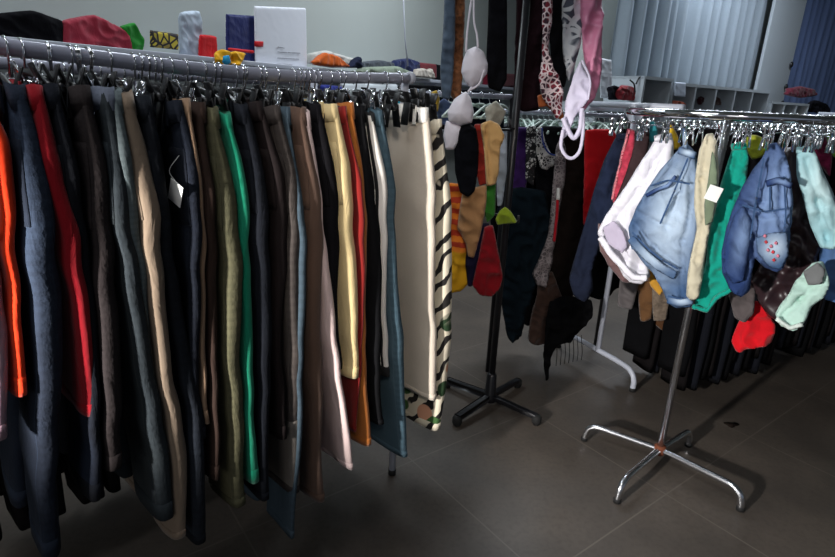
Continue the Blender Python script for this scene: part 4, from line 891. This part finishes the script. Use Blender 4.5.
on_shelf('folded_cloth', 'sage green flat folded cloth at the front of the wall shelf', 'cloth', [(350, 71), (364, 67), (398, 66), (410, 71), (410, 76), (352, 74)], K_('sage_fleece', C(140, 152, 134)), off=.02)
on_shelf('folded_cloth', 'dark blue folded garment below the hanging cord', 'cloth', [(392, 72), (394, 60), (408, 58), (416, 62), (416, 76)], K_('dark_blue_fleece', C(36, 44, 84)), off=-.02)
on_shelf('storage_box', 'maroon box on the wall shelf right of the rail end', 'box', [(416, 62), (434, 64), (434, 79), (416, 77)], K_('maroon_card', C(120, 34, 44)), smooth_out=False, fold=0, off=-.03)
on_shelf('shoe_pair', 'cream white shoes on the wall shelf edge in front of the maroon box', 'shoes', [(411, 77), (414, 69), (421, 68), (426, 70), (430, 68), (434, 79)], K_('cream_leather', C(200, 190, 178)), off=.03)
on_shelf('storage_box', 'black box on the wall shelf left of the grey blue scarf', 'box', [(434, 64), (446, 66), (446, 81), (434, 80)], K_('black_card', C(26, 26, 30)), smooth_out=False, fold=0, off=-.03)
on_shelf('storage_box', 'dark red box on the wall shelf seen past the black camisole', 'box', [(484, 72), (515, 74), (515, 88), (484, 86)], K_('wine_card', C(110, 20, 40)), smooth_out=False, fold=0, off=-.03)
on_shelf('white_box', 'large white cardboard box under the wall shelf behind the rail end', 'box', [(340, 82), (396, 84), (394, 132), (340, 130)], plain('white_card', C(226, 232, 236), .6, var=.96), smooth_out=False, fold=0, off=.0, thick=.05)
on_shelf('blue_bag', 'royal blue bag left of the white box under the wall shelf', 'bag', [(318, 84), (341, 86), (341, 120), (318, 118)], K_('royal_bag', C(36, 48, 130)), off=.0)
cb = bmesh.new(); tube(cb, [at_y(403, -10, 3.6), at_y(405, 40, 3.6), at_y(408, 66, 3.6)], .004, 8); tag(bm_obj('hanging_cord', cb, M_white), 'thin white cord hanging down in front of the back wall', 'cord')
# colourful things on hangers behind the rail end
sm = [('cyan_top', 'cyan top peeping over the off white trousers', [(388, 104), (400, 98), (414, 100), (414, 122), (390, 120)], C(20, 166, 196), 2.15),
      ('white_top', 'white and blue top behind the end of the long rail', [(408, 100), (416, 88), (426, 92), (434, 108), (430, 124), (410, 122)], C(178, 192, 214), 2.3),
      ('yellow_top', 'small yellow top left of the white bra', [(431, 92), (437, 90), (440, 100), (438, 112), (432, 110)], C(206, 168, 60), 2.3),
      ('blue_top', 'dull blue top beside the yellow one behind the long rack', [(436, 104), (444, 98), (452, 104), (452, 126), (438, 124)], C(92, 110, 150), 2.35),
      ('black_top', 'black top between the white top and the wall shelf', [(396, 84), (450, 86), (456, 130), (400, 128)], C(18, 20, 24), 2.5),
      ('navy_top', 'dark navy top behind the white bra', [(450, 88), (500, 92), (505, 130), (452, 128)], C(20, 24, 36), 2.55),
      ('patterned_top', 'cream top with blue pattern to the right of the white bra', [(484, 108), (496, 100), (506, 112), (500, 126), (486, 124)], C(190, 186, 170), 2.2)]
for n_, lab, pts, c_, Y in sm:
    piece('top', lab, 'top', pts, Vector((0, Y, 1)), 0, K_(n_ + '_cloth', c_, .6, ns=40), thick=.02)
r4 = [at_y(380, 92, 2.42), at_y(512, 97, 2.42)]
bm = bmesh.new(); tube(bm, r4, .011, 12)
r4o = tag(bm_obj('clothes_rail', bm, M_rail), 'short grey rail with colourful tops behind the end of the long rack', 'clothes rail')
for e_ in r4: bm = bmesh.new(); tube(bm, [e_, zz(e_, 0)], .010, 10); under(bm_obj('post', bm, M_black), r4o)
for k in range(12):
    p = r4[0].lerp(r4[1], .06 + k * .078); h = copy_tree(ph); h.location = p; h.rotation_euler.z = R_(75) + random.uniform(-.5, .3); tag(h, 'pale plastic hanger on the short rail behind the long rack', 'hanger', 'pale plastic hangers on the short rail')
# ---- cubby shelves in front of the curtains
CN = Vector((CD.y, -CD.x, 0)); CA = math.atan2(CD.y, CD.x); Q0 = Vector((1.94, 4.66, 0))
def qt(px, y=95):
    d = ray(px, y); k = (Q0.x * CD.y - Q0.y * CD.x) / (d.x * CD.y - d.y * CD.x); return (k * Vector((d.x, d.y, 0)) - Q0).dot(CD)
def cubby(x0, x1, top, cols, label, rowh=.36, depth=.34, T=.022):
    t0, t1 = qt(x0), qt(x1); w = t1 - t0; p = Q0 + CD * t0
    o = empty('cubby_shelf', p, CA, label, 'shelf unit')
    rows = max(1, round(top / rowh)); rh = top / rows
    bm = bmesh.new()
    for j in range(rows + 1): box(bm, (w / 2, depth / 2, min(max(j * rh, T / 2), top - T / 2)), (w, depth, T))
    for i in range(cols + 1): box(bm, (lerp(T / 2, w - T / 2, i / cols), depth / 2, top / 2), (T, depth - .002, top - .002))
    bm_obj('frame', bm, M_cube, o, False)
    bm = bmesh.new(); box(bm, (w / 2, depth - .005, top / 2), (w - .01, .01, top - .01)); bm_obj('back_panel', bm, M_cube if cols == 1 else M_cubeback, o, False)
    return t0, t1, w
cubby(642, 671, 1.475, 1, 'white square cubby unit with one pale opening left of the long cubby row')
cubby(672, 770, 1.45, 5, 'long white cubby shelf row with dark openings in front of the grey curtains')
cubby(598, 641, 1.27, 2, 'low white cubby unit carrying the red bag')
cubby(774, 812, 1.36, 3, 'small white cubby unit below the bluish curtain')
def at_q(x, y, off=0): return on_plane(x, y, Q0 + CN * off, CN)
def qpiece(name, label, cat, pts, mat, off=-.12, **k):
    k.setdefault('thick', .05); return piece(name, label, cat, pts, Q0 + Vector((0, 0, 1)), math.degrees(CA), mat, off=off, **k)
o = qpiece('red_bag', 'dark red handbag with gold trim standing on the low cubby unit', 'bag', [(617, 100), (616, 90), (622, 85), (632, 86), (636, 94), (637, 101)], K_('dark_red_leather', C(132, 36, 44)), off=-.08)
for pts in ([(630, 80), (634, 84), (635, 92)], [(636, 84), (640, 77), (647, 78)]):
    strap('handle', [at_q(x, y, -.04) for x, y in pts], M_clip, r=.006, parent=o)
qpiece('black_bag', 'black bag left of the dark red handbag', 'bag', [(608, 100), (608, 87), (614, 85), (620, 88), (620, 100)], K_('black_leather', C(20, 20, 26)), off=-.1)
qpiece('notice_paper', 'white notice sheet with printed lines leaning left of the curtains', 'paper', [(600, 58), (611, 60), (612, 98), (600, 98)], plain('notice_sheet', C(196, 200, 206), .7, var=.8, ns=90.), thick=.006, fold=.003, smooth_out=False, off=-.2)
qpiece('price_card', 'small white card with printed lines standing on the long cubby row', 'card', [(675, 82), (686, 83), (685, 97), (674, 96)], plain('notice_card', C(196, 206, 222), .7, var=.9, ns=60.), thick=.004, fold=.001, smooth_out=False, off=.02)
for k, (x, lab) in enumerate(((688, 'round maroon hat in the first opening of the cubby row'), (703, 'dark maroon hat in the second opening of the cubby row'), (714, 'brown hat right of the dark maroon one in the cubby row'))):
    qpiece('hat', lab, 'hat', [(x - 5, 105), (x - 5, 99), (x - 1, 96), (x + 4, 98), (x + 5, 105)], K_(f'hat_{k}', (C(96, 30, 40), C(66, 24, 34), C(84, 64, 62))[k]), off=-.1)
qpiece('shoe', 'orange brown shoe at the foot of the white notice card', 'shoe', [(670, 105), (672, 100), (680, 101), (685, 104), (684, 107)], K_('orange_shoe', C(160, 70, 40)), off=-.04, thick=.03)
qpiece('cushion', 'maroon cushion lying on the small white cubby unit', 'cushion', [(784, 95), (788, 88), (800, 86), (813, 89), (815, 96), (800, 98)], K_('maroon_velvet', C(96, 30, 46)), off=-.1, thick=.08)
qpiece('black_bag', 'black bag at the right of the small white cubby unit', 'bag', [(808, 112), (809, 102), (816, 100), (826, 104), (828, 114)], K_('black_leather', 0), off=-.02)
# small scrap on the floor
o = cloth_piece('fallen_leaf', [(723, 424), (729, 421), (737, 422), (739, 425), (731, 428), (724, 427)], at_z(731, 425, .006), 0, K_('dark_scrap', C(36, 28, 24)), thick=.004, fold=0, lean=0)
p0 = at_z(731, 425, 0); bpy.data.objects.remove(o)
bm = bmesh.new(); N_ = 14; top = []; bot = []
for k in range(N_):
    a = 2 * math.pi * k / N_; r = .022 * (1 + .3 * math.sin(3 * a + 1)); x, y = 1.2 * r * math.cos(a), .8 * r * math.sin(a)
    top.append(bm.verts.new((x, y, .003 + .003 * math.sin(2 * a)))); bot.append(bm.verts.new((x, y, .0)))
c1_, c2_ = bm.verts.new((0, 0, .006)), bm.verts.new((0, 0, 0))
for k in range(N_):
    k2 = (k + 1) % N_; bm.faces.new((top[k], top[k2], c1_)); bm.faces.new((bot[k2], bot[k], c2_)); bm.faces.new((top[k], bot[k], bot[k2], top[k2]))
o = bm_obj('fabric_scrap', bm, K_('dark_scrap', 0)); o.location = (p0.x, p0.y, .0005); tag(o, 'small dark scrap lying on the floor behind the chrome rack feet', 'scrap')
# ================================================================== LIGHT
W = bpy.data.worlds.new('world'); SC.world = W; W.use_nodes = True
W.node_tree.nodes['Background'].inputs[0].default_value = (.62, .72, .9, 1); W.node_tree.nodes['Background'].inputs[1].default_value = .2
def area(name, loc, target, size, power, color, sy=None, spread=180):
    l = bpy.data.lights.new(name, 'AREA'); l.size = size; l.energy = power; l.color = color; l.spread = R_(spread)
    if sy: l.shape = 'RECTANGLE'; l.size_y = sy
    o = bpy.data.objects.new(name, l); COL.objects.link(o); o.location = loc
    o.rotation_euler = (Vector(target) - Vector(loc)).to_track_quat('-Z', 'Y').to_euler(); return o
def spot(name, loc, target, power, color, angle, blend, size):
    l = bpy.data.lights.new(name, 'SPOT'); l.energy = power; l.color = color; l.spot_size = R_(angle); l.spot_blend = blend; l.shadow_soft_size = size
    o = bpy.data.objects.new(name, l); COL.objects.link(o); o.location = loc
    o.rotation_euler = (Vector(target) - Vector(loc)).to_track_quat('-Z', 'Y').to_euler(); return o
spot('unseen_spot', (-1.33, -.24, 1.05), (1.13, 1.86, .62), 340, (1, .97, .94), 39, .45, .05)  # spot standing in for low light through the shop door
spot('unseen_spot', (.1, -.9, 2.2), (.18, 1.85, .75), 75, (1, .92, .84), 32, .8, .12)  # added warm fill on the pale trousers, no such lamp known
area('front_left_fill', (-1.4, -4.6, 1.9), (-.1, 1.5, .9), 2.2, 24, (1, .96, .92), 1.8)  # added soft fill to lift the trousers' left faces
area('overhead_fill', (.6, 3.9, 2.9), (.6, 3.9, 0), 1.4, 40, (.85, .93, 1), 0.4)  # this and the next two: added overhead fills for back wall and curtains
area('overhead_fill', (3.0, 5.2, 2.9), (3.0, 5.2, 0), 2.0, 62, (.82, .9, 1), 0.5)
area('overhead_fill', (-1.2, 3.0, 2.9), (-1.0, 3.0, 0), 1.2, 24, (.85, .93, 1), 0.4)
area('overhead_fill', (-.9, .5, 2.9), (-.4, 1.3, 0), 1.2, 19, (.9, .94, 1), 0.3)  # overhead fill added to brighten the left rail and trouser tops
SC.view_settings.view_transform = 'Standard'; SC.view_settings.look = 'None'; SC.view_settings.gamma = 1
SC.view_settings.use_curve_mapping = False; SC.view_settings.exposure = 0.0
